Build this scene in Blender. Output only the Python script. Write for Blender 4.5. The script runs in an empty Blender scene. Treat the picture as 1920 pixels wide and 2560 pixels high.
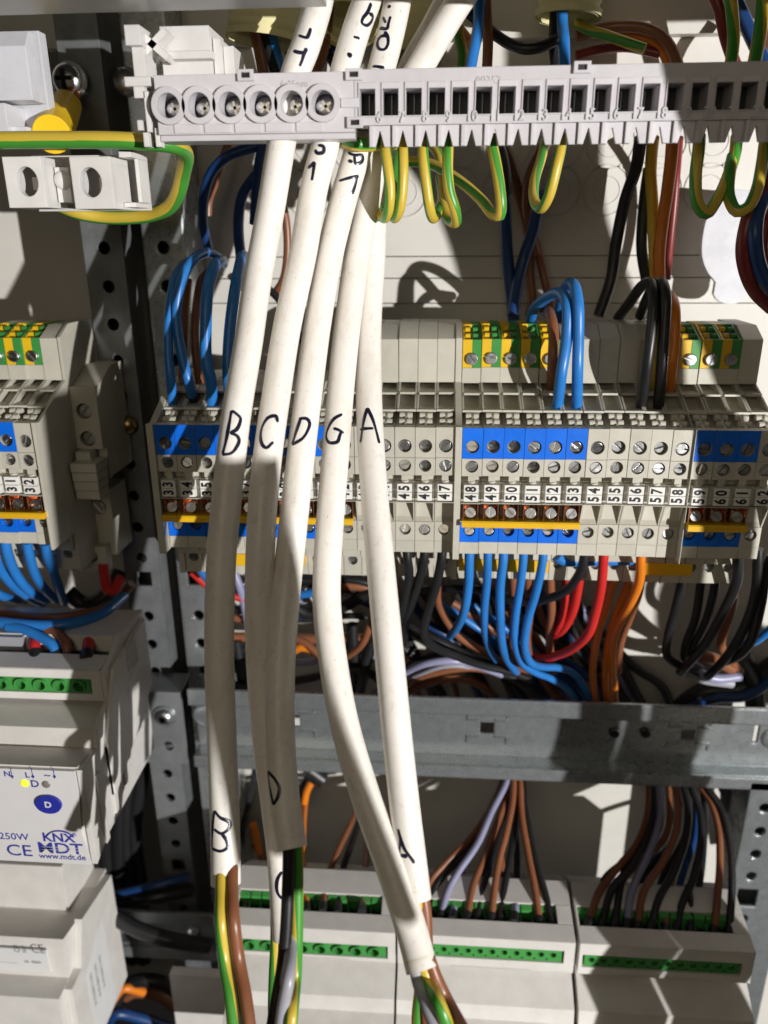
import bpy, bmesh, math, random
import numpy as np
from mathutils import Vector, Matrix

# ------------------------------------------------------------------ camera
S = 0.001                                   # everything below is laid out in millimetres
F = 1923.0                                  # focal length in photograph pixels (1920 x 2560)
PITCH, YAW, ROLL = math.radians(19.6), math.radians(4.1), math.radians(0.35)
CAM = np.array([0.0, -216.0, 72.0])
_f = np.array([-math.sin(YAW)*math.cos(PITCH), math.cos(YAW)*math.cos(PITCH), -math.sin(PITCH)])
_r = np.array([math.cos(YAW), math.sin(YAW), 0.0])
_u = np.cross(_r, _f)
RIGHT = math.cos(ROLL)*_r - math.sin(ROLL)*_u
UP = math.sin(ROLL)*_r + math.cos(ROLL)*_u
FWD = _f
scene = bpy.context.scene
camd = bpy.data.cameras.new('camera'); cam = bpy.data.objects.new('camera', camd)
scene.collection.objects.link(cam)
camd.sensor_fit = 'VERTICAL'; camd.sensor_height = 24.0; camd.sensor_width = 18.0
camd.lens = 24.0*F/2560.0; camd.clip_start = 0.005; camd.clip_end = 20.0
camd.dof.use_dof = True; camd.dof.focus_distance = 0.205; camd.dof.aperture_fstop = 8.5
m = Matrix(((RIGHT[0], UP[0], -FWD[0], CAM[0]*S), (RIGHT[1], UP[1], -FWD[1], CAM[1]*S), (RIGHT[2], UP[2], -FWD[2], CAM[2]*S), (0, 0, 0, 1)))
cam.matrix_world = m
scene.camera = cam

# ------------------------------------------------------------------ light: one hand lamp, an added fill, dim room
world = bpy.data.worlds.new('World'); scene.world = world; world.use_nodes = True
bg = world.node_tree.nodes['Background']
bg.inputs[0].default_value = (1.0, 0.93, 0.83, 1); bg.inputs[1].default_value = 0.010
lampd = bpy.data.lights.new('work_lamp', 'SPOT')
lampd.energy = 84.0; lampd.color = (1.0, 0.98, 0.955); lampd.shadow_soft_size = 0.006
lampd.spot_size = math.radians(50); lampd.spot_blend = 0.6
lamp = bpy.data.objects.new('work_lamp', lampd); scene.collection.objects.link(lamp)
LAMP = np.array([795.0, -930.0, 4.0])
lamp.location = Vector(LAMP)*S
lamp.rotation_euler = (Vector((20, 20, -40)) - Vector(LAMP)).to_track_quat('-Z', 'Y').to_euler()
filld = bpy.data.lights.new('fill_lamp', 'AREA'); filld.shape = 'DISK'; filld.size = 0.25; filld.energy = 0.235; filld.color = (1.0, .86, .64)  # added soft fill behind the camera, lifts the shaded fronts
fill = bpy.data.objects.new('fill_lamp', filld); scene.collection.objects.link(fill)
fill.location = Vector((-70, -470, 170))*S; fill.rotation_euler = (Vector((0, 0, -40)) - Vector((-70, -470, 170))).to_track_quat('-Z', 'Y').to_euler()
scene.view_settings.view_transform = 'Standard'; scene.view_settings.look = 'None'
scene.view_settings.exposure = 0.0; scene.view_settings.gamma = 1.0; scene.view_settings.use_curve_mapping = False
scene.cycles.use_denoising = True
scene.cycles.max_bounces = 6; scene.cycles.diffuse_bounces = 3; scene.cycles.glossy_bounces = 3
scene.cycles.sample_clamp_indirect = 4.0; scene.cycles.caustics_reflective = False; scene.cycles.caustics_refractive = False

# ------------------------------------------------------------------ pixel -> place
def ray(px, py):
    return RIGHT*((px-960)/F) + UP*((1280-py)/F) + FWD
def U(px, py, Y):                            # the point seen at a pixel, on the plane Y (mm)
    d = ray(px, py); t = (Y-CAM[1])/d[1]
    return CAM + d*t
def UW(px, py, w, D):                        # ... at the distance where a rod D mm thick looks w pixels wide
    return CAM + ray(px, py)*(F*D/w)
def ZR(py, Y, px=1281): return float(U(px, py, Y)[2])
def XR(px, Y, py=1232): return float(U(px, py, Y)[0])

def spline(P, step=1.3):
    P = [np.array(p, float) for p in P]
    if len(P) == 2: 
        n = max(2, int(np.linalg.norm(P[1]-P[0])/step)); return np.array([P[0]+(P[1]-P[0])*k/n for k in range(n+1)])
    Q = [2*P[0]-P[1]] + P + [2*P[-1]-P[-2]]
    out = []
    for i in range(1, len(Q)-2):
        p0, p1, p2, p3 = Q[i-1], Q[i], Q[i+1], Q[i+2]
        a = [0, 0, 0, 0]
        for k, (s, e) in enumerate(((p0, p1), (p1, p2), (p2, p3))): a[k+1] = a[k] + max(1e-3, np.linalg.norm(e-s)**0.5)
        n = max(2, int(np.linalg.norm(p2-p1)/step))
        for j in range(n):
            t = a[1] + (a[2]-a[1])*j/n
            A1 = (a[1]-t)/(a[1]-a[0])*p0 + (t-a[0])/(a[1]-a[0])*p1
            A2 = (a[2]-t)/(a[2]-a[1])*p1 + (t-a[1])/(a[2]-a[1])*p2
            A3 = (a[3]-t)/(a[3]-a[2])*p2 + (t-a[2])/(a[3]-a[2])*p3
            B1 = (a[2]-t)/(a[2]-a[0])*A1 + (t-a[0])/(a[2]-a[0])*A2
            B2 = (a[3]-t)/(a[3]-a[1])*A2 + (t-a[1])/(a[3]-a[1])*A3
            out.append((a[2]-t)/(a[2]-a[1])*B1 + (t-a[1])/(a[2]-a[1])*B2)
    out.append(Q[-2])
    return np.array(out)

# ------------------------------------------------------------------ mesh collector
class MB:
    def __init__(s): s.v = []; s.f = []; s.uv = {}
    def add(s, vs, fs):
        o = len(s.v); s.v += [tuple(map(float, p)) for p in vs]; s.f += [tuple(i+o for i in f) for f in fs]; return s
    def box(s, x0, x1, y0, y1, z0, z1):
        return s.add([(x0,y0,z0),(x1,y0,z0),(x1,y1,z0),(x0,y1,z0),(x0,y0,z1),(x1,y0,z1),(x1,y1,z1),(x0,y1,z1)],
                     [(0,3,2,1),(4,5,6,7),(0,1,5,4),(1,2,6,5),(2,3,7,6),(3,0,4,7)])
    def prism(s, prof, x0, x1):               # closed (y, z) outline pushed along x
        n = len(prof)
        a = sum(prof[i][0]*prof[(i+1) % n][1]-prof[(i+1) % n][0]*prof[i][1] for i in range(n))
        if a < 0: prof = prof[::-1]
        vs = [(x0, y, z) for y, z in prof] + [(x1, y, z) for y, z in prof]
        fs = [tuple(range(n))[::-1], tuple(range(n, 2*n))] + [(i, (i+1) % n, n+(i+1) % n, n+i) for i in range(n)]
        return s.add(vs, fs)
    def plate(s, outer, holes, y0, y1, axis='y'):   # outline with holes in (x, z), thickness y0 (front) .. y1 (back)
        bm = bmesh.new()
        def loop(L):
            vs = [bm.verts.new((p[0], 0, p[1])) for p in L]
            for i in range(len(vs)): bm.edges.new((vs[i], vs[(i+1) % len(vs)]))
        loop(outer)
        for h in holes: loop(h)
        bmesh.ops.triangle_fill(bm, use_beauty=True, edges=bm.edges[:], normal=(0, -1, 0))
        bm.verts.index_update()
        vs = [(v.co.x, v.co.z) for v in bm.verts]; fs = []
        for f in bm.faces:
            idx = [v.index for v in f.verts]
            p = [vs[i] for i in idx]
            ar = (p[1][0]-p[0][0])*(p[2][1]-p[0][1])-(p[2][0]-p[0][0])*(p[1][1]-p[0][1])
            fs.append(tuple(idx) if ar > 0 else tuple(idx[::-1]))
        bm.free()
        n = len(vs)
        V = [(x, y0, z) for x, z in vs] + [(x, y1, z) for x, z in vs]
        Fs = list(fs) + [tuple(i+n for i in f[::-1]) for f in fs]
        o = 0
        for k, L in enumerate([outer]+list(holes)):
            m_ = len(L); a = sum(L[i][0]*L[(i+1) % m_][1]-L[(i+1) % m_][0]*L[i][1] for i in range(m_))
            for i in range(m_):
                q = (o+i, o+n+i, o+n+(i+1) % m_, o+(i+1) % m_)
                Fs.append(q if (a > 0) == (k == 0) else q[::-1])
            o += m_
        if axis == 'y': s.add(V, Fs)
        else:                                   # 'x': outline given in (y, z), thickness along x
            s.add([(y, x, z) for x, y, z in V], [f[::-1] for f in Fs])
        return s
    def cyl(s, c, ax, r0, h, n=16, r1=None, r2=None):   # from c along ax
        c = np.array(c, float); ax = np.array(ax, float); ax /= np.linalg.norm(ax)
        a = np.cross(ax, (0, 0, 1) if abs(ax[2]) < .9 else (1, 0, 0)); a /= np.linalg.norm(a); b = np.cross(ax, a)
        r1 = r0 if r1 is None else r1
        V = [c+(a*math.cos(t)+b*math.sin(t))*r0 for t in [2*math.pi*i/n for i in range(n)]]
        V += [c+ax*h+(a*math.cos(t)+b*math.sin(t))*r1 for t in [2*math.pi*i/n for i in range(n)]]
        return s.add(V, [tuple(range(n))[::-1], tuple(range(n, 2*n))] + [(i, (i+1) % n, n+(i+1) % n, n+i) for i in range(n)])
    def dome(s, c, ax, r, h, n=16, k=4):
        c = np.array(c, float); ax = np.array(ax, float); ax /= np.linalg.norm(ax)
        a = np.cross(ax, (0, 0, 1) if abs(ax[2]) < .9 else (1, 0, 0)); a /= np.linalg.norm(a); b = np.cross(ax, a)
        V = []; Fs = []
        for j in range(k):
            t = j/k*math.pi/2
            V += [c+ax*h*math.sin(t)+(a*math.cos(q)+b*math.sin(q))*r*math.cos(t) for q in [2*math.pi*i/n for i in range(n)]]
        V.append(c+ax*h)
        for j in range(k-1): Fs += [(j*n+i, j*n+(i+1) % n, (j+1)*n+(i+1) % n, (j+1)*n+i) for i in range(n)]
        Fs += [((k-1)*n+i, (k-1)*n+(i+1) % n, k*n) for i in range(n)]
        Fs.append(tuple(range(n))[::-1])
        return s.add(V, Fs)
    def tube(s, P, r, n=12, twist=0.0, u0=0.0, cap=True):
        P = np.asarray(P, float); m_ = len(P)
        T = np.gradient(P, axis=0); T /= np.linalg.norm(T, axis=1)[:, None]
        a = np.cross(T[0], (0, 1, 0)); 
        if np.linalg.norm(a) < .2: a = np.cross(T[0], (1, 0, 0))
        a /= np.linalg.norm(a); o = len(s.v); L = 0
        rr = r if hasattr(r, '__len__') else [r]*m_
        for i in range(m_):
            if i: L += np.linalg.norm(P[i]-P[i-1])
            a = a - T[i]*np.dot(a, T[i]); a /= np.linalg.norm(a); b = np.cross(T[i], a)
            for j in range(n):
                q = 2*math.pi*j/n
                s.v.append(tuple(P[i]+(a*math.cos(q)+b*math.sin(q))*rr[i]))
        for i in range(m_-1):
            for j in range(n):
                k = (j+1) % n
                s.uv[len(s.f)] = [((j/n)+u0+twist*i/m_, i/m_), ((j+1)/n+u0+twist*i/m_, i/m_), ((j+1)/n+u0+twist*(i+1)/m_, (i+1)/m_), ((j/n)+u0+twist*(i+1)/m_, (i+1)/m_)]
                s.f.append((o+i*n+j, o+i*n+k, o+(i+1)*n+k, o+(i+1)*n+j))
        if cap:
            s.f.append(tuple(o+j for j in range(n))[::-1]); s.f.append(tuple(o+(m_-1)*n+j for j in range(n)))
        return s
    def join(s, other, off=(0, 0, 0)):
        return s.add([(x+off[0], y+off[1], z+off[2]) for x, y, z in other.v], other.f)
    def mesh(s, name, mat, base=(0, 0, 0), sharp=35):
        me = bpy.data.meshes.new(name)
        me.from_pydata([((x-base[0])*S, (y-base[1])*S, (z-base[2])*S) for x, y, z in s.v], [], s.f)
        if s.uv:
            ul = me.uv_layers.new(name='UVMap')
            for p in me.polygons:
                q = s.uv.get(p.index)
                if q:
                    for k, li in enumerate(p.loop_indices): ul.data[li].uv = q[k]
        me.polygons.foreach_set('use_smooth', [True]*len(me.polygons))
        me.set_sharp_from_angle(angle=math.radians(sharp))
        me.materials.append(M[mat]); me.update()
        return me

COL = scene.collection
def link(name, data, parent=None, loc=(0, 0, 0)):
    o = bpy.data.objects.new(name, data); COL.objects.link(o)
    o.location = Vector([float(c) for c in loc])*S
    if parent is not None: o.parent = parent
    return o
ONES = 'zero one two three four five six seven eight nine ten eleven twelve thirteen fourteen fifteen sixteen seventeen eighteen nineteen'.split()
TENS = ' ten twenty thirty forty fifty sixty'.split(' ')
def words(s):
    import re
    f = lambda m_: ONES[int(m_[0])] if int(m_[0]) < 20 else TENS[int(m_[0])//10] + ('-'+ONES[int(m_[0]) % 10] if int(m_[0]) % 10 else '')
    return re.sub(r'\b\d+\b', f, s)
def tag(o, label, cat, group=None, kind=None):
    label = words(label)
    o['label'] = label; o['category'] = cat
    if group: o['group'] = group
    if kind: o['kind'] = kind
    return o
def thing(name, label, cat, base=(0, 0, 0), group=None):
    o = link(name, None, None, base); o.empty_display_size = 0.005
    return tag(o, label, cat, group)
def part(name, mb, mat, parent, base=None, sharp=35, loc=(0, 0, 0), label=None):
    if base is None: base = [c/S for c in parent.location] if parent.parent is None else [c/S for c in parent.parent.location]
    o = link(name, mb.mesh(name, mat, base, sharp), parent, loc)
    if label: o['label'] = label
    return o
def circ(cx, cz, r, n=20, rz=None): return [(cx+r*math.cos(2*math.pi*i/n), cz+(rz or r)*math.sin(2*math.pi*i/n)) for i in range(n)]
def rect(x0, x1, z0, z1): return [(x0, z0), (x1, z0), (x1, z1), (x0, z1)]

_tc = {}
def text_geo(body, size, bold=0.0, ext=0.02, xs=1.0):
    key = (body, size, bold, ext, xs)
    if key not in _tc:
        cu = bpy.data.curves.new('t', 'FONT'); cu.body = body; cu.size = size; cu.extrude = ext; cu.offset = bold; cu.resolution_u = 3
        cu.align_x = 'CENTER'; cu.align_y = 'CENTER'
        ob = bpy.data.objects.new('t', cu); COL.objects.link(ob)
        dg = bpy.context.evaluated_depsgraph_get(); me = bpy.data.meshes.new_from_object(ob.evaluated_get(dg))
        _tc[key] = ([(v.co.x*xs, v.co.y, v.co.z) for v in me.vertices], [tuple(p.vertices) for p in me.polygons])
        bpy.data.objects.remove(ob); bpy.data.curves.remove(cu); bpy.data.meshes.remove(me)
    return _tc[key]
def text_mb(body, size, org, ex, ez, bold=0.0, ext=0.02, xs=1.0):   # ex: reading direction, ez: glyph up
    V, Fs = text_geo(body, size, bold, ext, xs)
    ex = np.array(ex, float); ez = np.array(ez, float); n = np.cross(ex, ez); org = np.array(org, float)
    return MB().add([org+ex*x+ez*y+n*z for x, y, z in V], Fs)

# ------------------------------------------------------------------ materials
M = {}
def mat(name, col, rough=.45, metal=0.0, var=.08, vscale=120, bump=0.0, bscale=900, bevel=.00022, spec=.5, dirt=0.0, dscale=60, col2=None, trans=0.0, sss=0.0, rvar=.08):
    m_ = bpy.data.materials.new(name); m_.use_nodes = True; nt = m_.node_tree; N = nt.nodes; L = nt.links
    b = N['Principled BSDF']; b.inputs['Roughness'].default_value = rough; b.inputs['Metallic'].default_value = metal
    b.inputs['Specular IOR Level'].default_value = spec
    if trans: b.inputs['Transmission Weight'].default_value = trans
    if sss:
        b.inputs['Subsurface Weight'].default_value = sss; b.inputs['Subsurface Radius'].default_value = (1, .8, .6); b.inputs['Subsurface Scale'].default_value = .001
    tc = N.new('ShaderNodeTexCoord'); oi = N.new('ShaderNodeObjectInfo')
    ad = N.new('ShaderNodeVectorMath'); ad.operation = 'ADD'; L.new(tc.outputs['Object'], ad.inputs[0])
    cx = N.new('ShaderNodeCombineXYZ'); L.new(oi.outputs['Random'], cx.inputs[0]); L.new(oi.outputs['Random'], cx.inputs[2]); L.new(cx.outputs[0], ad.inputs[1])
    def noise(sc, det=4, ro=.6):
        n = N.new('ShaderNodeTexNoise'); n.inputs['Scale'].default_value = sc; n.inputs['Detail'].default_value = det; n.inputs['Roughness'].default_value = ro
        L.new(ad.outputs[0], n.inputs['Vector']); return n
    n1 = noise(vscale)
    mr = N.new('ShaderNodeMapRange'); mr.inputs['From Min'].default_value = .3; mr.inputs['From Max'].default_value = .7
    mr.inputs['To Min'].default_value = 1-var; mr.inputs['To Max'].default_value = 1+var*.6; L.new(n1.outputs['Fac'], mr.inputs['Value'])
    hv = N.new('ShaderNodeHueSaturation'); hv.inputs['Color'].default_value = (*col, 1)
    mu = N.new('ShaderNodeMath'); mu.operation = 'MULTIPLY_ADD'; L.new(oi.outputs['Random'], mu.inputs[0]); mu.inputs[1].default_value = .16*min(1, var*8); mu.inputs[2].default_value = -.08*min(1, var*8)
    sm = N.new('ShaderNodeMath'); sm.operation = 'ADD'; L.new(mu.outputs[0], sm.inputs[0]); L.new(mr.outputs[0], sm.inputs[1]); L.new(sm.outputs[0], hv.inputs['Value'])
    out = hv.outputs['Color']
    if dirt:
        n2 = noise(dscale, 6, .7); cr = N.new('ShaderNodeValToRGB'); cr.color_ramp.elements[0].position = .56; cr.color_ramp.elements[1].position = .74
        cr.color_ramp.elements[0].color = (0, 0, 0, 1); cr.color_ramp.elements[1].color = (dirt,)*3+(1,); L.new(n2.outputs['Fac'], cr.inputs['Fac'])
        mx = N.new('ShaderNodeMix'); mx.data_type = 'RGBA'; L.new(cr.outputs['Color'], mx.inputs['Factor']); L.new(out, mx.inputs['A'])
        mx.inputs['B'].default_value = (*(col2 or tuple(c*.35 for c in col)), 1); out = mx.outputs['Result']
    L.new(out, b.inputs['Base Color'])
    r2 = N.new('ShaderNodeMapRange'); r2.inputs['To Min'].default_value = max(.04, rough-rvar); r2.inputs['To Max'].default_value = min(1, rough+rvar); L.new(n1.outputs['Fac'], r2.inputs['Value']); L.new(r2.outputs[0], b.inputs['Roughness'])
    nrm = None
    if bevel:
        bv = N.new('ShaderNodeBevel'); bv.samples = 3; bv.inputs['Radius'].default_value = bevel; nrm = bv.outputs[0]
    if bump:
        n3 = noise(bscale, 3); bp = N.new('ShaderNodeBump'); bp.inputs['Strength'].default_value = bump; bp.inputs['Distance'].default_value = .0002
        L.new(n3.outputs['Fac'], bp.inputs['Height'])
        if nrm: L.new(nrm, bp.inputs['Normal'])
        nrm = bp.outputs[0]
    if nrm: L.new(nrm, b.inputs['Normal'])
    M[name] = m_; return m_
mat('beige', (.515, .49, .415), .42, bump=.12, dirt=.30, dscale=90, col2=(.34, .31, .24))
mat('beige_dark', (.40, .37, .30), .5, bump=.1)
mat('cable', (.84, .80, .74), .40, var=.035, vscale=45, bump=.10, bscale=500, bevel=0, dirt=.35, dscale=420, col2=(.40, .36, .31), sss=.12)
mat('cable_cut', (.70, .64, .52), .6, bevel=0)
mat('ink', (.012, .011, .03), .30, bevel=0, var=.3, vscale=900)
mat('bar_grey', (.60, .575, .60), .38, bump=.10, dirt=.15, bevel=.0003)
mat('white_plastic', (.72, .70, .68), .40, bump=.08, dirt=.2, bevel=.0004)
mat('clear_white', (.66, .66, .70), .28, sss=.3, bevel=.0003)
mat('wall', (.66, .63, .58), .5, var=.06, vscale=25, bump=.15, bscale=700, bevel=.0003, dirt=.12, dscale=40)
mat('wall_low', (.62, .60, .55), .5, var=.06, vscale=25, bump=.15, bscale=700, bevel=0, dirt=.15, dscale=40)
mat('device', (.66, .635, .60), .45, bump=.22, bscale=2600, bevel=.0004, dirt=.10, dscale=40)
mat('device_label', (.66, .645, .64), .35, bevel=0, var=.03)
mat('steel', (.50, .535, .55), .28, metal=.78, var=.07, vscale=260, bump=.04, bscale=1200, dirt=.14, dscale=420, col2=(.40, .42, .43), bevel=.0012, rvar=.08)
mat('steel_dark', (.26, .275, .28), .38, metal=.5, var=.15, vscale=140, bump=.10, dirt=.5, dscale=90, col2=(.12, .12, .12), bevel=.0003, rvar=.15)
mat('zinc', (.66, .66, .66), .32, metal=1, var=.15, vscale=500, bevel=.00015, rvar=.12)
mat('copper', (.80, .36, .20), .25, metal=1, var=.2, vscale=400, bevel=.0002)
mat('dark', (.012, .012, .013), .55, bevel=0)
mat('black', (.014, .014, .015), .38, bump=.05, bevel=0, spec=.5)
mat('blue_face', (.004, .14, .72), .36, bump=.06, dirt=.2, dscale=200, col2=(.05, .22, .72))
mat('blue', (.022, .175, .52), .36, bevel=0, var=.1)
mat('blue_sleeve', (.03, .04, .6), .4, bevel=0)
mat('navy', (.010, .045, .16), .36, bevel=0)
mat('brown', (.235, .088, .040), .36, bevel=0, var=.12)
mat('lavender', (.27, .27, .41), .36, bevel=0)
mat('grey_wire', (.33, .33, .37), .36, bevel=0)
mat('orange', (.72, .20, .012), .36, bevel=0)
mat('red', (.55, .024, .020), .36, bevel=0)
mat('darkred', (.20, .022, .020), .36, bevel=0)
mat('yellow_wire', (.72, .46, .02), .36, bevel=0)
mat('yellow', (.75, .44, .012), .40, bump=.08, dirt=.15, dscale=120)
mat('yellow_lug', (.82, .52, .01), .38, bevel=.0004)
mat('pe_yellow', (.76, .47, .012), .38, bump=.05)
mat('pe_green', (.045, .26, .055), .38, bump=.05)
mat('terminal_green', (.055, .28, .06), .36, bump=.06)
mat('conduit', (.74, .68, .38), .75, bump=.1, bevel=0, spec=.2)
mat('tag_white', (.78, .76, .72), .4, bevel=.0002, dirt=.1)
mat('print_black', (.012, .012, .014), .5, bevel=0)
mat('print_blue', (.03, .035, .28), .5, bevel=0)
mat('print_grey', (.16, .16, .17), .5, bevel=0)
mat('button_blue', (.022, .03, .30), .35, bevel=.0003)
mat('led_off', (.20, .17, .15), .3, bevel=0)
mat('sticker', (.70, .70, .70), .4, bevel=0, var=.03)
mat('frosted', (.50, .49, .47), .32, bump=.06, bevel=.0004, var=.12, vscale=60)
mat('bronze', (.35, .25, .12), .3, metal=1)
def led():
    m_ = bpy.data.materials.new('led_on'); m_.use_nodes = True; b = m_.node_tree.nodes['Principled BSDF']
    b.inputs['Base Color'].default_value = (.55, .6, .02, 1); b.inputs['Emission Color'].default_value = (.75, .9, .03, 1); b.inputs['Emission Strength'].default_value = .8
    M['led_on'] = m_
led()
def pe_mat(name, duty):
    m_ = bpy.data.materials.new(name); m_.use_nodes = True; nt = m_.node_tree; N = nt.nodes; L = nt.links
    b = N['Principled BSDF']; b.inputs['Roughness'].default_value = .36
    uv = N.new('ShaderNodeUVMap'); uv.uv_map = 'UVMap'; sp = N.new('ShaderNodeSeparateXYZ'); L.new(uv.outputs[0], sp.inputs[0])
    nz = N.new('ShaderNodeTexNoise'); nz.inputs['Scale'].default_value = 250; tc = N.new('ShaderNodeTexCoord'); L.new(tc.outputs['Object'], nz.inputs['Vector'])
    m1 = N.new('ShaderNodeMath'); m1.operation = 'MULTIPLY'; m1.inputs[1].default_value = 2; L.new(sp.outputs[0], m1.inputs[0])
    ns = N.new('ShaderNodeMath'); ns.operation = 'MULTIPLY_ADD'; ns.inputs[1].default_value = .05; L.new(nz.outputs['Fac'], ns.inputs[0]); L.new(m1.outputs[0], ns.inputs[2])
    fr = N.new('ShaderNodeMath'); fr.operation = 'FRACT'; L.new(ns.outputs[0], fr.inputs[0])
    lt = N.new('ShaderNodeMath'); lt.operation = 'LESS_THAN'; lt.inputs[1].default_value = duty; L.new(fr.outputs[0], lt.inputs[0])
    mx = N.new('ShaderNodeMix'); mx.data_type = 'RGBA'; L.new(lt.outputs[0], mx.inputs['Factor'])
    mx.inputs['A'].default_value = (.58, .42, .05, 1); mx.inputs['B'].default_value = (.06, .28, .035, 1); L.new(mx.outputs['Result'], b.inputs['Base Color'])
    M[name] = m_
pe_mat('pe', .40); pe_mat('pe_half', .52)

def cable_scuffs():
    nt = M['cable'].node_tree; N = nt.nodes; L = nt.links; b = N['Principled BSDF']
    src = b.inputs['Base Color'].links[0].from_socket
    uv = N.new('ShaderNodeUVMap'); uv.uv_map = 'UVMap'; mp = N.new('ShaderNodeMapping'); mp.inputs['Scale'].default_value = (9, 34, 1); L.new(uv.outputs[0], mp.inputs['Vector'])
    oi = N.new('ShaderNodeObjectInfo'); cb = N.new('ShaderNodeCombineXYZ'); m1 = N.new('ShaderNodeMath'); m1.operation = 'MULTIPLY'; m1.inputs[1].default_value = 37; L.new(oi.outputs['Random'], m1.inputs[0]); L.new(m1.outputs[0], cb.inputs[2]); L.new(cb.outputs[0], mp.inputs['Location'])
    def layer(src, scale, lo, hi, amt, col, det=5):
        n = N.new('ShaderNodeTexNoise'); n.inputs['Scale'].default_value = scale; n.inputs['Detail'].default_value = det; n.inputs['Roughness'].default_value = .7; L.new(mp.outputs[0], n.inputs['Vector'])
        r = N.new('ShaderNodeMapRange'); r.inputs['From Min'].default_value = lo; r.inputs['From Max'].default_value = hi; r.inputs['To Max'].default_value = amt; L.new(n.outputs['Fac'], r.inputs['Value'])
        mx = N.new('ShaderNodeMix'); mx.data_type = 'RGBA'; L.new(r.outputs[0], mx.inputs['Factor']); L.new(src, mx.inputs['A']); mx.inputs['B'].default_value = (*col, 1); return mx.outputs['Result']
    src = layer(src, .55, .50, .75, .40, (.56, .50, .40))
    src = layer(src, 1.1, .62, .76, .55, (.38, .35, .32), 8)
    src = layer(src, 6.0, .70, .76, .8, (.12, .11, .12), 2)
    L.new(src, b.inputs['Base Color'])
cable_scuffs()

# ================================================================== the cabinet's back
WALLY = 72.0
def back_wall():
    o = link('back_wall', None); o['kind'] = 'structure'; o['label'] = 'pale grey plastic back wall of the cabinet with knock-outs'
    zs = ZR(757, WALLY); zt = 260.0
    def pan(name, z0, z1, y0):
        part(name, MB().box(-104, 230, y0, y0+4, z0, z1), 'wall' if z0 > 0 else 'wall_low', o)
    pan('wall_panel', ZR(640, WALLY)+.15, zt, WALLY)
    pan('wall_panel', ZR(695, WALLY)+.15, ZR(640, WALLY)-.15, WALLY)
    pan('wall_panel', zs, ZR(695, WALLY)-.15, WALLY)
    pan('wall_panel', -330, zs-.4, WALLY+1.2)
    k = 0
    for x in (-62, -46, -29.5, -13, 4.5, 22, 39, 56, 73, 90):
        for z in (ZR(478, WALLY), ZR(360, WALLY)):
            mb = MB(); mb.plate(circ(x, z, 8.3, 40), [circ(x, z, 7.75, 40)], WALLY-.35, WALLY+.2); mb.plate(circ(x, z, 4.6, 32), [circ(x, z, 4.3, 32)], WALLY-.2, WALLY+.2)
            part('knockout', mb, 'wall', o)
    part('wall_panel', MB().box(-330, -104.2, 100, 104, -330, 260), 'wall', o)
    part('side_wall', MB().box(-104.1, -102.6, 66, 99.9, -330, 260), 'wall', o)
back_wall()

def steel_post(name, label, x0, x1, y, z0, z1, holes, mt, ret=21, side=1, slots=(), group=None):
    t = thing(name, label, 'steel post', ((x0+x1)/2, y, z0), group)
    holes = [(hx, hz) for hx, hz in holes if all(hz < c-3.2 or hz > d+3.2 for a, b, c, d in slots)]
    hs = [circ(hx, hz, 2.1, 16) for hx, hz in holes] + [rect(a, b, c, d) for a, b, c, d in slots]
    mb = MB().plate(rect(x0, x1, z0, z1), hs, y, y+1.5)
    part('front_flange', mb, mt, t)
    part('side_flange', MB().box(x1-1.5, x1, y+1.6, y+ret, z0, z1), mt, t)
    part('hole_shade_web', MB().box(x0, x1-1.6, y+13, y+14.2, z0, z1), 'steel_dark', t)  # dark web added behind the holes to keep light out of them
    part('outer_flange', MB().box(x0, x0+1.3, y+1.6, y+12.9, z0, z1), mt, t)
    return t
zh = [ZR(620, 48, 250)+12.45*k for k in range(-24, 6)]
px_ = -112.0
G_ = 'perforated steel posts'
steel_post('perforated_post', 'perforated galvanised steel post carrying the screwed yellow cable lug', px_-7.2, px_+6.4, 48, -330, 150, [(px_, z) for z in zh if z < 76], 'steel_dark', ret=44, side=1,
           slots=[(px_-3, px_+3, ZR(1465, 48, 370), ZR(1430, 48, 370)), (px_-3, px_+3, ZR(2180, 48, 470), ZR(2150, 48, 470))])
px2 = px_+19.5
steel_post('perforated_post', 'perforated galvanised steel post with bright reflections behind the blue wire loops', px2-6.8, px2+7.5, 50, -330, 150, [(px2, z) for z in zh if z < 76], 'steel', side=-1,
           slots=[(px2-3, px2+3, ZR(1465, 48, 370), ZR(1430, 48, 370))])
part('gap_shadow_strip', MB().box(px_+6.6, px2-7.0, 68, 69, -330, 150), 'steel_dark', bpy.data.objects['perforated_post'])  # dark strip added in the gap, standing in for its shadow
pr_ = 126.2
zr = [ZR(2020, 30, 1909)+9.55*k*1.15 for k in range(-11, 9)]
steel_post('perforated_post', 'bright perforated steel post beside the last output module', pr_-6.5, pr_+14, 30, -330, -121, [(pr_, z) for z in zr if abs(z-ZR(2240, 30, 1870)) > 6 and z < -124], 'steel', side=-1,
           slots=[(pr_-4, pr_+4, ZR(2262, 30, 1870)-1, ZR(2228, 30, 1870)+1)])

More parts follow.
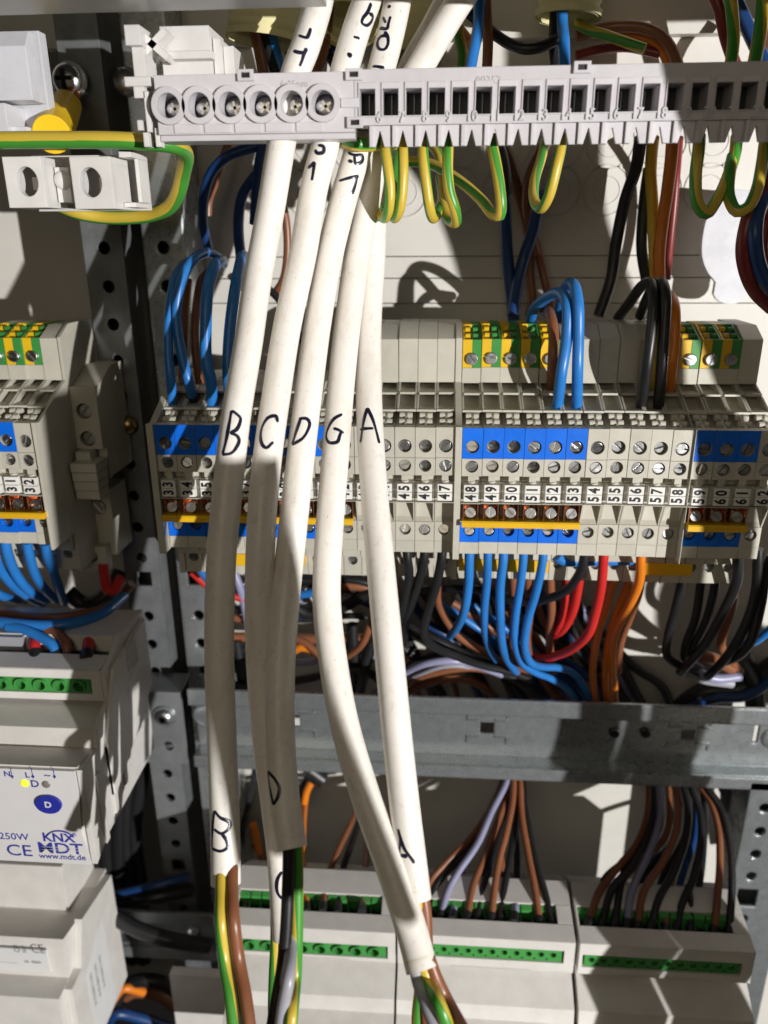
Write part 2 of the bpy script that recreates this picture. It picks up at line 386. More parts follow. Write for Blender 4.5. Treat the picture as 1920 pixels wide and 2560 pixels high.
# ------------------------------------------------------------------ empty mounting rail
def rail():
    Y0 = 30.0
    z1, z0 = ZR(1752, Y0), ZR(1950, Y0)
    t = thing('mounting_rail', 'empty galvanised mounting rail with punched slots below the terminal row', 'rail', (20, Y0, z0))
    zl1 = ZR(1792, Y0); zl0 = ZR(1922, Y0)
    x0, x1 = -93.0, 150.0; YW = Y0+7.5
    part('upper_lip', MB().box(x0, x1, Y0, Y0+1.3, zl1, z1), 'steel', t)
    part('upper_lip_return', MB().box(x0, x1, Y0+1.35, Y0+7.45, zl1, zl1+1.3), 'steel', t)
    part('lower_lip', MB().box(x0, x1, Y0, Y0+1.3, z0, zl0), 'steel', t)
    part('lower_lip_return', MB().box(x0, x1, Y0+1.35, Y0+7.45, zl0-1.3, zl0), 'steel', t)
    holes = []; emb = []
    def at(px, py): p = U(px, py, YW); return p[0], p[2]
    for px, py, w, h in ((738, 1803, 3.6, 5.5), (1218, 1820, 5.4, 5.0), (1722, 1838, 5.4, 4.6), (2210, 1850, 5.4, 4.6)):
        x, z = at(px, py); holes.append(rect(x-w/2, x+w/2, z-h/2, z+h/2)); emb.append((x, z, w, h))
    for px, py in ((1535, 1830), (1612, 1830)):
        x, z = at(px, py); holes.append(circ(x, z, 2.0, 14))
    x, z = at(1890, 1835); holes.append(rect(x-.9, x+.9, z-4, z+4)); x, z = at(575, 1800); holes.append(rect(x-.8, x+.8, z-4, z+4))
    part('web', MB().plate(rect(x0, x1, zl0-1.5, zl1+1.5), holes, YW, YW+1.2), 'steel', t)
    for x, z, w, h in emb:
        mb = MB()
        for s in (1, -1):
            mb.box(x-8.0, x-w/2-.1, YW-.35, YW+.1, z+s*(h/2+1.2)-.5, z+s*(h/2+1.2)+.5)
            mb.box(x+w/2+.1, x+8.0, YW-.35, YW+.1, z+s*(h/2+1.2)-.5, z+s*(h/2+1.2)+.5)
            mb.box(x-8.0, x-7.2, YW-.35, YW+.1, z+s*(h/2+1.8), z+s*(h/2+4.3)); mb.box(x+7.2, x+8.0, YW-.35, YW+.1, z+s*(h/2+1.8), z+s*(h/2+4.3))
        part('punched_edge', mb, 'steel', t)
    for px, py, r in ((512, 1790, 5.2), (1935, 1845, 5.0)):
        x, z = at(px, py); part('boss', MB().dome((x, YW+.02, z), (0, -1, 0), r, 1.0, 28), 'steel', t)
    for px in (1535, 1612):
        x, z = at(px, 1830); part('bolt', MB().cyl((x, YW+3, z), (0, -1, 0), 1.8, 4.5, 8), 'black', t)
rail()
def bracket():
    p0 = U(345, 1728, 34); p1 = U(468, 1905, 34)
    t = thing('rail_bracket', 'steel bracket screwed to the post at the rail end', 'bracket', (p0[0], 34, p1[2]))
    sx, sy, sz = U(412, 1790, 34)
    part('plate', MB().plate(rect(p0[0], p1[0], p1[2]-1, p0[2]), [circ(sx, sz-14, 2.2, 14)], 34, 36), 'steel_dark', t)
    part('flange', MB().box(p0[0], p1[0], 36.05, 48, p0[2]-1.5, p0[2]), 'steel_dark', t)
    part('washer', MB().cyl((sx, 33.98, sz), (0, -1, 0), 4.6, .6, 24), 'steel', t)
    s = part('screw', MB().dome((sx, 33.3, sz), (0, -1, 0), 3.5, 2.2, 24), 'zinc', t)
    mb = MB()
    for a in (.4, .4+math.pi/2): 
        c, d = math.cos(a), math.sin(a); mb.box(sx-.4-1.3*abs(c), sx+.4+1.3*abs(c), 30.95, 31.6, sz-.4-1.3*abs(d), sz+.4+1.3*abs(d))
    part('screw_recess', mb, 'dark', s)
bracket()
def cross_rail(px0, py0, px1, py1, Y, label, screws):
    a = U(px0, py0, Y); b = U(px1, py1, Y)
    t = thing('cross_rail', label, 'rail', (a[0], Y, b[2]))
    h = a[2]-b[2]
    part('upper_lip', MB().box(a[0], b[0], Y, Y+1.3, a[2]-h*.22, a[2]), 'steel_dark', t)
    part('web', MB().box(a[0], b[0], Y+5.5, Y+6.8, b[2]+h*.2, a[2]-h*.2), 'steel_dark', t)
    part('lower_return', MB().box(a[0], b[0], Y+1.35, Y+5.4, b[2]+h*.22, b[2]+h*.22+1.2), 'steel_dark', t)
    part('lower_lip', MB().box(a[0], b[0], Y, Y+1.3, b[2], b[2]+h*.22), 'steel_dark', t)
    for px, py in screws:
        q = U(px, py, Y+5.4); part('screw', MB().dome(q, (0, -1, 0), 3.0, 2.2, 20), 'zinc', t)
cross_rail(240, 2275, 545, 2405, 30, 'dark steel cross rail with one bright screw beside the small white module', [(483, 2328)])

# ================================================================== terminal blocks
W = 5.9
Zt = {y: None for y in ()}
YP, Y1, Y2, Y3, YL, YR = 23.0, 17.0, 9.5, 2.5, 3.0, 15.0
zc = dict(top=ZR(812, 30), peTop=ZR(848, YP), peMid=ZR(919, YP), peBot=ZR(957, YP), c1=ZR(985, Y1), c2=ZR(1028, Y2), clip=ZR(1068, Y3), f1=ZR(1070, 0), f2=ZR(1147, 0),
          f3=ZR(1191, 0), s1=ZR(1117, 0), s2=ZR(1167, 0), tagTop=ZR(1213, -1.3), tagBot=ZR(1255, -1.3), shelf=ZR(1258, 0), l1=ZR(1308, YL), lb=ZR(1356, YL), l2=ZR(1385, YL), s3=ZR(1328, YL),
          r1=ZR(1391, YR), r2=ZR(1447, YR), s4=ZR(1409, YR))
RH = 1.95
_cache = {}
def tmesh(key, fn):
    if key not in _cache: _cache[key] = fn()
    return _cache[key]
def screw_geo(cx, y, cz, r, ang, tilt=0.0):
    mb = MB(); ax = np.array((0, -1, tilt)); ax = ax/np.linalg.norm(ax)
    # slotted head: two halves with a groove between them
    e = np.array((math.cos(ang), 0, math.sin(ang))); e -= ax*np.dot(e, ax); e /= np.linalg.norm(e); g = np.cross(ax, e)
    c = np.array((cx, y, cz))
    mb.cyl(c - ax*2, ax, r, 2.0-.55, 18)
    for sgn in (1, -1):
        pts = [c + e*r*math.cos(t)+g*sgn*max(.26, r*math.sin(t)) for t in [math.pi*i/10 for i in range(11)]]
        n = len(pts); inn = [c+(p-c)*.86+ax*.28 for p in pts]
        V = [p-ax*.55 for p in pts]+pts+inn
        Fs = [(i, (i+1) % n, n+(i+1) % n, n+i) for i in range(n)] + [(n+i, n+(i+1) % n, 2*n+(i+1) % n, 2*n+i) for i in range(n)] + [tuple(range(2*n, 3*n))]
        if sgn < 0: Fs = [f[::-1] for f in Fs]
        mb.add(V, Fs)
    return mb
def side_prof(pe):
    z = zc
    P = [(.0, z['f1']), (1.5, z['clip']), (4, z['c2']), (8, z['c1']), (11, z['peBot'])]
    return P
def body_geo(pe):
    z = zc; h = W/2-.06; mb = MB()
    core = [(YL+3.2, z['l2']+1), (YL+3.2, z['l1']), (3.2, z['l1']+.1), (3.2, z['f1']-.6), (8, z['clip']), (15.5, z['c2']), (25, z['c1']+.5), (31, z['peBot']-.4), (47, z['peBot']-.4), (47, z['r2']), (YR+4, z['r2']), (YR+4, z['r1']), (YL+9, z['r1']), (YL+9, z['l2']+1)]
    mb.prism(core, -h+.02, h-.02)
    # side walls of the wire funnels
    for sx in (-1, 1):
        a = h*sx; b = (h-.55)*sx; x0, x1 = min(a, b), max(a, b)
        mb.prism([(Y1+.2, z['c1']), (YP, z['peBot']), (30.9, z['peBot']-.45), (24.9, z['c1']+.4)], x0, x1)
        mb.prism([(Y2+.1, z['c2']), (Y1-.1, z['c1']-.35), (24.8, z['c1']+.3), (15.4, z['c2'])], x0, x1)
    mb.prism([(Y1, z['c1']-.3), (Y1, z['c1']+.35), (24.8, z['c1']+.6), (24.8, z['c1']-.1)], -h+.56, h-.56)
    mb.prism([(Y2-.1, z['c2']-.35), (Y2-.1, z['c2']+.35), (15.3, z['c2']+.35), (15.3, z['c2']-.35)], -h, h)
    # spring clip zone: middle fin and four bumps
    mb.prism([(Y3-.3, z['clip']-.1), (Y2-.2, z['c2']-.4), (15.2, z['c2']-.5), (7.9, z['clip']-.1)], -.35, .35)
    for sx in (-1, 1):
        for k, f in enumerate((.22, .62)):
            zz = z['clip']+(z['c2']-z['clip'])*f; yy = Y3+.6+(Y2-Y3)*f
            mb.cyl((sx*.36 if sx > 0 else -1.9, yy+.8, zz), (1, 0, 0), .95, 1.55, 10)
    # faces with screw wells
    mb.plate(rect(-h, h, z['f2']+.04, z['f1']), [circ(0, z['s1'], RH, 22)], 0.0, 3.15)
    mb.plate(rect(-h, h, z['f3'], z['f2']-.04), [circ(0, z['s2'], RH*.93, 22)], 0.0, 3.15)
    # marker seat
    mb.box(-1.0, 1.0, .2, 3.1, z['tagTop']+.1, z['f3']-.02); mb.cyl((0, .9, z['tagTop']+.1), (0, 0, 1), 1.25, .5, 12)
    mb.box(-h, h, .9, 3.1, z['tagBot']-.5, z['tagTop']+.05)
    mb.box(-h, h, -.9, 3.1, z['shelf'], z['tagBot']-.55)
    # lower face
    mb.plate(rect(-h, h, z['l2'], z['lb']-.02), [], YL, YL+9)
    # rear lower tier
    mb.plate(rect(-h, h, z['r2'], z['r1']), [circ(0, z['s4'], 1.6, 18)], YR, YR+3.9)
    return mb
def lower_geo():
    z = zc; h = W/2-.06
    return MB().plate(rect(-h, h, z['lb'], z['l1']), [circ(0, z['s3'], RH*.9, 22)], YL, YL+3.15)
def upper_blue_geo():
    z = zc; h = W/2-.05
    return MB().plate(rect(-h, h, z['f2']+.02, z['f1']+.02), [circ(0, z['s1'], RH-.04, 22)], -.12, -.004)
def pe_block_geo():                           # plain raised block
    z = zc; h = W/2-.05
    return MB().prism([(YP, z['peBot']), (YP, z['peTop']), (30, z['top']), (47, z['top']), (47, z['peBot']+.1)], -h, h)
def pe_back_geo():
    z = zc; h = W/2-.05
    return MB().prism([(YP, z['peBot']), (YP, z['peMid']), (YP+2, z['peMid']+.2), (YP+5.5, z['peTop']-1), (YP+9, z['top']-2.5), (47, z['top']-2.5), (47, z['peBot']+.1)], -h, h)
def pe_half_geo(sx):
    z = zc; h = W/2-.05; x0, x1 = (-h, -.02) if sx < 0 else (.02, h)
    mb = MB().box(x0, x1, YP, YP+1.9, z['peMid']+.05, z['peTop'])
    mb.box(x0, x1, YP+10, YP+19, z['top']-2.4, z['top'])
    xa, xb = (x0+.1, x0+.7) if sx < 0 else (x1-.7, x1-.1)
    mb.prism([(YP+1.95, z['peTop']-1), (YP+1, z['peTop']-.02), (YP+9.9, z['top']), (YP+9.9, z['top']-2.4)], xa, xb)
    for k, f in enumerate((.3, .72)):
        mb.cyl((xa+.7 if sx < 0 else x0+.2, YP+1+8*f, z['peTop']-.3+(z['top']-z['peTop'])*f), (1, 0, 0), .75, 1.5, 10)
    return mb
def cell_geo():                                # empty jumper slot: dividers and slanted floor
    z = zc; h = W/2-.06; mb = MB()
    for a, b in ((-h, -h+.45), (h-.45, h)): mb.prism([(YL+.1, z['l1']+.02), (.1, z['shelf']-.02), (3.1, z['shelf']-.02), (YL+3.1, z['l1']+.02)], a, b)
    return mb
def slant_geo():
    z = zc; h = W/2-.06
    return MB().prism([(YL+.15, z['l1']+.03), (3.3, z['shelf']-2.4), (6, z['shelf']-2.4), (YL+3.15, z['l1']+.03)], -h+.47, h-.47)
def copper_geo():
    z = zc; zb, zt = z['l1']+.6, z['shelf']-.3; mb = MB()
    mb.box(-2.3, -1.95, -.6, 3.1, zb, zt); mb.box(1.95, 2.3, -.6, 3.1, zb, zt); mb.box(-1.93, 1.93, 1.9, 3.1, zb, zt); mb.box(-1.93, 1.93, -.5, 1.88, zb, zb+.5)
    return mb
def tag_geo():
    z = zc; zm = (z['tagTop']+z['tagBot'])/2; mb = MB()
    for a, b in ((z['tagBot'], zm-.06), (zm+.06, z['tagTop'])): mb.box(-2.15, 2.15, -1.3, .85, a, b)
    return mb
rnd = random.Random(7)
GT = 'numbered terminal blocks on the row'
def terminal(n, X, pe, blue, copper, lowblue, tail, group=GT):
    base = (X, 0, zc['l2'])
    bits = []
    bits.append('a blue strip' if blue else 'plain beige face')
    lab = 'beige terminal block tagged %s, %s%s%s' % (n, bits[0], ', yellow-green earth clip' if pe == 'pe' else '', tail)
    t = thing('terminal_block', lab, 'terminal block', (base[0], rnd.uniform(-.22, .18), base[2]+rnd.uniform(-.12, .12)), group)
    t.rotation_euler = (rnd.uniform(-.004, .004), 0, rnd.uniform(-.004, .004))
    def mk(name, key, fn, mt, parent=t): 
        me = tmesh(key, lambda: fn().mesh(name, mt)); o = link(name, me, parent); o.location = (0, 0, -zc['l2']*S) if parent is t else (0, 0, 0); return o
    mk('body', 'body', lambda: body_geo(pe), 'beige')
    if pe == 'plain': mk('cover', 'peb', pe_block_geo, 'beige')
    if pe == 'pe':
        mk('cover', 'pebk', pe_back_geo, 'beige'); mk('yellow_clip', 'pey', lambda: pe_half_geo(-1), 'pe_yellow'); mk('green_clip', 'peg', lambda: pe_half_geo(1), 'pe_green')
        a = rnd.choice((.4, 1.3, 2.2, 2.8)); zz = ZR(896, YP)
        mk('screw', ('pes', a), lambda: screw_geo(0, YP-.8, zz, 1.85, a), 'zinc')
    if blue: mk('blue_strip', 'bs', upper_blue_geo, 'blue_face')
    mk('lower_face', ('lf', lowblue), lower_geo, 'blue_face' if lowblue else 'beige')
    if copper:
        mk('copper_clamp', 'cc', copper_geo, 'copper'); a = rnd.choice((.2, .9, 1.5, 2.4))
        mk('screw', ('cs', a), lambda: screw_geo(0, .2, (zc['l1']+zc['shelf'])/2+.7, 1.75, a, .25), 'zinc')
    else:
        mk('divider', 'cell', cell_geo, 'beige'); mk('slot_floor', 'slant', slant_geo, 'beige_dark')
    for nm, zz, r in (('s1', zc['s1'], 1.75), ('s2', zc['s2'], 1.65), ('s3', zc['s3'], 1.6)):
        a = rnd.choice((.3, .8, 1.3, 1.9, 2.5, 3.0)); ti = rnd.choice((-.22, 0, .2, .35)); d = rnd.choice((.7, 1.1, 1.5))
        mk('screw', (nm, a, ti, d), lambda zz=zz, r=r, a=a, ti=ti, d=d+(YL if nm == 's3' else 0): screw_geo(0, d, zz, r, a, ti), 'zinc')
    a = rnd.choice((.3, 1.3, 2.5)); mk('screw', ('s4', a), lambda a=a: screw_geo(0, YR+1.2, zc['s4'], 1.35, a), 'zinc')
    tg = mk('marker_tag', 'tag', tag_geo, 'tag_white')
    s = str(n); zm = (zc['tagTop']+zc['tagBot'])/2
    for ch, zz in ((s[1], (zm+zc['tagTop'])/2), (s[0], (zm+zc['tagBot'])/2)):
        mk('digit', ('dg', ch, zz), lambda ch=ch, zz=zz: text_mb(ch, 4.3, (0, -1.32, zz), (0, 0, 1), (-1, 0, 0), bold=.15, ext=.02, xs=.76), 'print_black', tg)
    return t
def TX(n): return 10.15 + (n-48)*5.9 + (-1.75 if n < 48 else 0) + (.25 if n > 58 else 0)
for n in range(33, 63):
    blue = n in range(33, 43) or n in range(48, 54) or n in (59, 60, 61)
    if n <= 42: pe = ''
    elif n in (48, 49, 50, 51, 52, 59, 60, 61): pe = 'pe'
    else: pe = 'plain'
    low = blue and n != 42
    terminal(n, TX(n), pe, blue and n != 42, blue, low, ' beside the end plate' if n == 33 else '')
for n, X in ((29, -140.6), (30, -134.8), (31, -129.0), (32, -123.2)):
    terminal(n, X, 'pe' if n < 32 else 'plain', n < 32, True, n < 32, ' by the end clamp' if n == 32 else ' on the short row', 'numbered terminal blocks on the short row')

def end_plate(X, w, label, front=-.8):
    z = zc
    mb = MB().prism([(front, z['l2']-.6), (front, z['f1']+.3), (Y3-.3, z['clip']+.3), (Y2-.3, z['c2']+.4), (Y1-.3, z['c1']+.4), (YP-.4, z['peBot']+.2), (YP-.4, z['peTop']+.3), (29.8, z['top']+.3), (47, z['top']+.3), (47, z['r2']-.5), (YR-.4, z['r2']-.5), (YR-.4, z['l2']-.6)], X-w/2, X+w/2)
    o = link('end_plate', mb.mesh('end_plate', 'beige', (X, 0, z['l2'])), None, (X, 0, z['l2'])); tag(o, label, 'end plate')
end_plate(TX(48)-W/2-1.05, 1.9, 'thin beige end plate standing between terminals 47 and 48')
end_plate(TX(59)-W/2-.14, .2, 'very thin beige plate between terminals 58 and 59')
def low_end_plate():
    z = zc; X = TX(33)-W/2-1.1
    mb = MB().prism([(-1.2, z['l2']-.6), (-1.2, z['f1']+.3), (Y3-.3, z['clip']+.3), (Y2-.3, z['c2']+.4), (Y1-.3, z['c1']+.4), (30, z['peBot']+.2), (47, z['peBot']+.2), (47, z['r2']-.5), (YR-.4, z['r2']-.5), (YR-.4, z['l2']-.6)], X-1, X+1)
    o = link('end_plate', mb.mesh('end_plate', 'beige', (X, 0, z['l2'])), None, (X, 0, z['l2'])); tag(o, 'tall beige end plate closing the row in front of terminal 33', 'end plate')
low_end_plate()
o = link('end_plate', MB().prism([(-.6, zc['l2']-.5), (-.6, zc['f1']+.2), (Y3, zc['clip']), (YP-.2, zc['peBot']), (YP-.2, zc['peTop']+.2), (29.8, zc['top']+.2), (47, zc['top']+.2), (47, zc['r2']-.5), (YR-.4, zc['r2']-.5), (YR-.4, zc['l2']-.5)], -120.1, -119.2).mesh('end_plate', 'beige', (-119, 0, zc['l2'])), None, (-119, 0, zc['l2']))
tag(o, 'beige end plate closing the short terminal row after 32', 'end plate')

def jumper(n0, n1, label, rear=False, ex=(0, 0)):
    z = zc
    x0, x1 = TX(n0)-W/2+.4+ex[0], TX(n1)+W/2-.6+ex[1]
    if n0 < 33: x0, x1 = -150, -119.6
    if rear: prof = [(11.6, ZR(1430, 11.6)), (11.6, ZR(1400, 11.6)), (14.9, ZR(1395, 14.9)), (14.9, ZR(1430, 11.6)+.3)]
    else: prof = [(-2.6, ZR(1321, -2.6)), (-2.6, ZR(1309, -2.6)), (-2.2, ZR(1309, -2.6)+.45), (2.6, ZR(1309, -2.6)+.45), (-.3, ZR(1321, -2.6)+.5), (-.3, ZR(1321, -2.6))]
    o = link('jumper_bar', MB().prism(prof, x0, x1).mesh('jumper_bar', 'yellow', ((x0+x1)/2, 0, prof[0][1])), None, ((x0+x1)/2, 0, prof[0][1]))
    tag(o, label, 'jumper bar')
jumper(33, 42, 'long yellow jumper bar crossing terminals 33 to 42')
jumper(48, 53, 'yellow jumper bar across the copper clamps of terminals 48 to 53')
jumper(59, 61, 'short yellow jumper bar across terminals 59 to 61')
jumper(29, 32, 'yellow jumper bar across terminals 30 to 32 of the short row')
jumper(48, 52, 'yellow jumper bar on the rear tier behind the five blue wires', True, (0, 0))
jumper(58, 59, 'yellow jumper bar on the shaded rear tier under terminals 58 and 59', True, (-2, 3))
jumper(35, 39, 'yellow jumper bar on the rear tier behind the hanging cables', True)

# rail the blocks are clipped on


# grey end clamp of the short row
def end_clamp():
    X0, X1 = -118.0, -103.5
    t = thing('end_clamp', 'grey plastic end clamp with two screw holes after terminal 32', 'end clamp', (-111, 20, zc['r2']))
    K = 8.0
    z1 = ZR(970, 22, 170); z2 = ZR(1115, 22, 195)
    X0 = -119.1
    s1 = U(190, 1028, 24); s2 = U(199, 1097, 24); x1 = -110.4; s1[0] = s2[0] = -115.2
    part('body', MB().plate(rect(X0, x1, z2-1.5, z1), [circ(s1[0], s1[2], 2.6, 20), circ(s2[0], s2[2], 2.6, 20)], 24, 27).prism([(27.05, z2-1.5), (27.05, z1), (38, z1+5), (47, z1+5), (47, z2-12), (27.05, z2-12)], X0, x1), 'beige', t)
    for s_ in (s1, s2): part('screw', screw_geo(s_[0], 25.6, s_[2], 2.3, .9), 'zinc', t)
    mb = MB(); zz = ZR(1150, 19, 200)
    for k in range(4): mb.box(X0+.6, x1+.5-k*.25, 16+k*.5, 25, zz-3.4-k*3.2, zz-.5-k*3.2)
    mb.box(X0+1, s1[0]+2, 20, 25, zz-.45, z2-1.6)
    part('latch', mb, 'beige', t)
    q = U(247, 1268, 30); part('release_screw', screw_geo(q[0], 29.5, q[2], 2.4, 2.2), 'zinc', t)
    part('base', MB().plate(rect(X0, q[0]+4.5, zc['r2']-1, zz-14), [circ(q[0], q[2], 2.6, 18)], 30, 44), 'beige', t)
    q = U(232, 1393, 26); part('foot', MB().plate(rect(q[0]-8, q[0]+5, q[2]-5, q[2]+4), [circ(q[0], q[2], 1.9, 16), circ(q[0]-5, q[2]-.5, 1.9, 16)], 26, 29.9), 'beige', t)
end_clamp()

# ================================================================== earth bar
def earth_bar():
    Y0 = -18.0
    def P(px, py): q = U(px, py, Y0); return float(q[0]), float(q[2])
    zt, zb = P(1400, 163)[1], P(1400, 306)[1]
    xl = P(384, 195)[0]; xm = P(884, 200)[0]; xr = P(1985, 200)[0]
    zlt, zlb = P(640, 183)[1], P(640, 334)[1]
    t = thing('earth_bar', 'grey plastic earth terminal bar with six screws and numbered push-in slots', 'terminal bar', (20, Y0, zb))
    # left half: six screw wells
    sc = [P(x, y) for x, y in ((423, 266), (501, 264), (578, 263), (653, 261), (731, 260), (808, 258))]
    x0 = sc[0][0]; dx = (sc[5][0]-x0)/5; zs = sum(s[1] for s in sc)/6
    part('screw_housing', MB().plate(rect(xl, xm, zlb, zlt), [circ(x0+dx*i, zs, 2.65, 26) for i in range(6)], Y0, Y0+7), 'bar_grey', t)
    mb = MB()
    mb.box(xl, xm, Y0+7.02, Y0+9, zlb, zlt); mb.box(xl, xm, Y0+1, Y0+8.9, zlb-1.3, zlb-.02)
    part('housing_back', mb, 'bar_grey', t)
    mb = MB()
    for i in range(5): xx = x0+dx*(i+.5)+.3; mb.box(xx-3.2, xx+3.2, Y0-.18, Y0-.01, zlb+.25, zlb+2.2)
    part('window_ribs', mb, 'bar_grey', t)
    for i in range(6):
        c = (x0+dx*i, zs)
        part('ring', MB().plate(circ(*c, 4.05, 30), [circ(*c, 2.66, 30)], Y0-.9, Y0-.01), 'bar_grey', t)
        s = part('screw', MB().dome((c[0], Y0+5.2, c[1]), (0, -1, 0), 2.55, 1.1, 20), 'zinc', t)
        a = [.5, 1.0, .2, .8, .35, .6][i]; mb = MB()
        for k in range(2):
            e = np.array((math.cos(a+k*math.pi/2), 0, math.sin(a+k*math.pi/2))); g = np.array((-e[2], 0, e[0])); c3 = np.array((c[0], Y0+4.3, c[1]))
            V = [c3+e*p*1.5+g*q*.33+np.array((0, w, 0)) for w in (-.2, .9) for p, q in ((-1, -1), (1, -1), (1, 1), (-1, 1))]
            mb.add(V, [(0,3,2,1),(4,5,6,7),(0,1,5,4),(1,2,6,5),(2,3,7,6),(3,0,4,7)])
        part('cross_recess', mb, 'zinc', s)
    # right half: push-in slots
    s0 = P(920, 256); s1 = P(1811, 241); pit = (s1[0]-s0[0])/15; zs2 = (s0[1]+s1[1])/2
    sl = [rect(s0[0]+pit*i-1.95, s0[0]+pit*i+1.65, zs2-2.75, zs2+2.75) for i in range(18)]
    part('slot_housing', MB().plate(rect(xm+.05, xr, zb, zt), sl, Y0, Y0+6.5), 'bar_grey', t)
    part('contact_strip', MB().box(xm+.1, xr, Y0+6.6, Y0+9, zb, zt), 'dark', t)
    for i in range(18):
        xx = s0[0]+pit*i
        part('spring_contact', MB().box(xx-.3, xx-.05, Y0+5.6, Y0+6.5, zs2-2.3, zs2+2.3), 'steel_dark', t)
        part('slot_rim', MB().plate(rect(xx-2.25, xx+2.0, zs2-3.1, zs2+4.1), [rect(xx-1.96, xx+1.66, zs2-2.76, zs2+2.76)], Y0-.22, Y0-.01), 'bar_grey', t)
        tx = str(6+i)
        if i < 17: part('raised_number', text_mb(tx, 3.3, (xx+pit*.47, Y0-.03, zb+1.5), (1, 0, 0), (0, 0, 1), .05, .28, .85), 'bar_grey', t)
        # skirt: two fins with a V between
        zz = ZR(362, Y0+1, 1400); xc = xx+pit*.5; hw = pit/2-.05
        part('fin', MB().plate([(xc-hw, zb-.05), (xc-hw, zz), (xc-1.05, zz), (xc-.1, zb-1.2), (xc+.1, zb-1.2), (xc+1.05, zz), (xc+hw, zz), (xc+hw, zb-.05)], [], Y0+.5, Y0+1.6), 'bar_grey', t)
        mb = MB(); mb.box(xx+.25, xx+1.1, Y0-.1, Y0+.45, zz, zb-.05); part('fin_rib', mb, 'bar_grey', t)
    for px, py in ((615, 189), (885, 187), (1455, 169), (888, 307)):
        x, z = P(px, py); z = min(z, zt+.8) if py < 300 else z
        part('snap_tab', MB().plate(rect(x-1.9, x+1.9, z-1.2, z+1.2), [rect(x-1.0, x+1.0, z-.55, z+.55)], Y0-.75, Y0-.25), 'bar_grey', t)
        part('snap_hole', MB().box(x-.95, x+.95, Y0-.3, Y0-.24, z-.5, z+.5), 'dark', t)
    part('link_rib', MB().box(xm-3, xm+1.2, Y0-.4, Y0-.02, zs-1, zs+1), 'bar_grey', t)
    q = P(1222, 190); part('raised_number', text_mb('80357', 2.6, (q[0], Y0-.02, q[1]-1), (1, 0, 0), (0, 0, 1), .02, .08, .9), 'bar_grey', t)
    q = P(735, 198); part('raised_number', text_mb('6x25mm', 2.0, (q[0], Y0-.02, q[1]-1), (1, 0, 0), (0, 0, 1), .02, .08, .9), 'bar_grey', t)
earth_bar()

def bar_bracket():
    Y0 = -14
    def P(px, py, Y=Y0): q = U(px, py, Y); return float(q[0]), float(q[2])
    t = thing('bar_bracket', 'white plastic bracket with hook holding the earth bar', 'bracket', (*P(345, 300)[:1], 0, P(345, 300)[1]))
    def bx(name, a, b, y0, y1, mt='white_plastic'):
        y0 -= 8; y1 -= 8; (xa, za), (xb, zb) = P(*a, y0), P(*b, y0); part(name, MB().box(xa, xb, y0, y1, zb, za), mt, t)
    bx('hook', (309, 62), (352, 113), -4, 5); bx('arm', (328, 114), (366, 192), -2, 6)
    (x, z) = P(380, 110, -8)
    for a in (-.7, .7):
        c, s_ = math.cos(a), math.sin(a); mb = MB(); e = np.array((c, 0, s_)); g = np.array((-s_, 0, c))
        V = [np.array((x, -8, z))+e*p*4.6+g*q*.8+np.array((0, w, 0)) for w in (0, 5) for p, q in ((-1, -1), (1, -1), (1, 1), (-1, 1))]
        mb.add(V, [(0,3,2,1),(4,5,6,7),(0,1,5,4),(1,2,6,5),(2,3,7,6),(3,0,4,7)]); part('cross_brace', mb, 'white_plastic', t)
    bx('plate', (398, 66), (530, 190), 6, 20); bx('step', (531, 95), (556, 190), 8, 20); bx('cap', (557, 115), (588, 190), 10, 20)
    bx('rib', (395, 128), (530, 146), 3, 5.9)
    bx('finger', (310, 192), (378, 215), -9, -3); bx('finger', (333, 216), (362, 245), -9, -3)
    bx('leg', (358, 228), (380, 330), -9, -1); bx('toe', (342, 300), (357, 326), -9, -1); bx('prong', (357, 331), (374, 367), -9, -6); bx('prong', (386, 320), (402, 367), -9, -6)
bar_bracket()

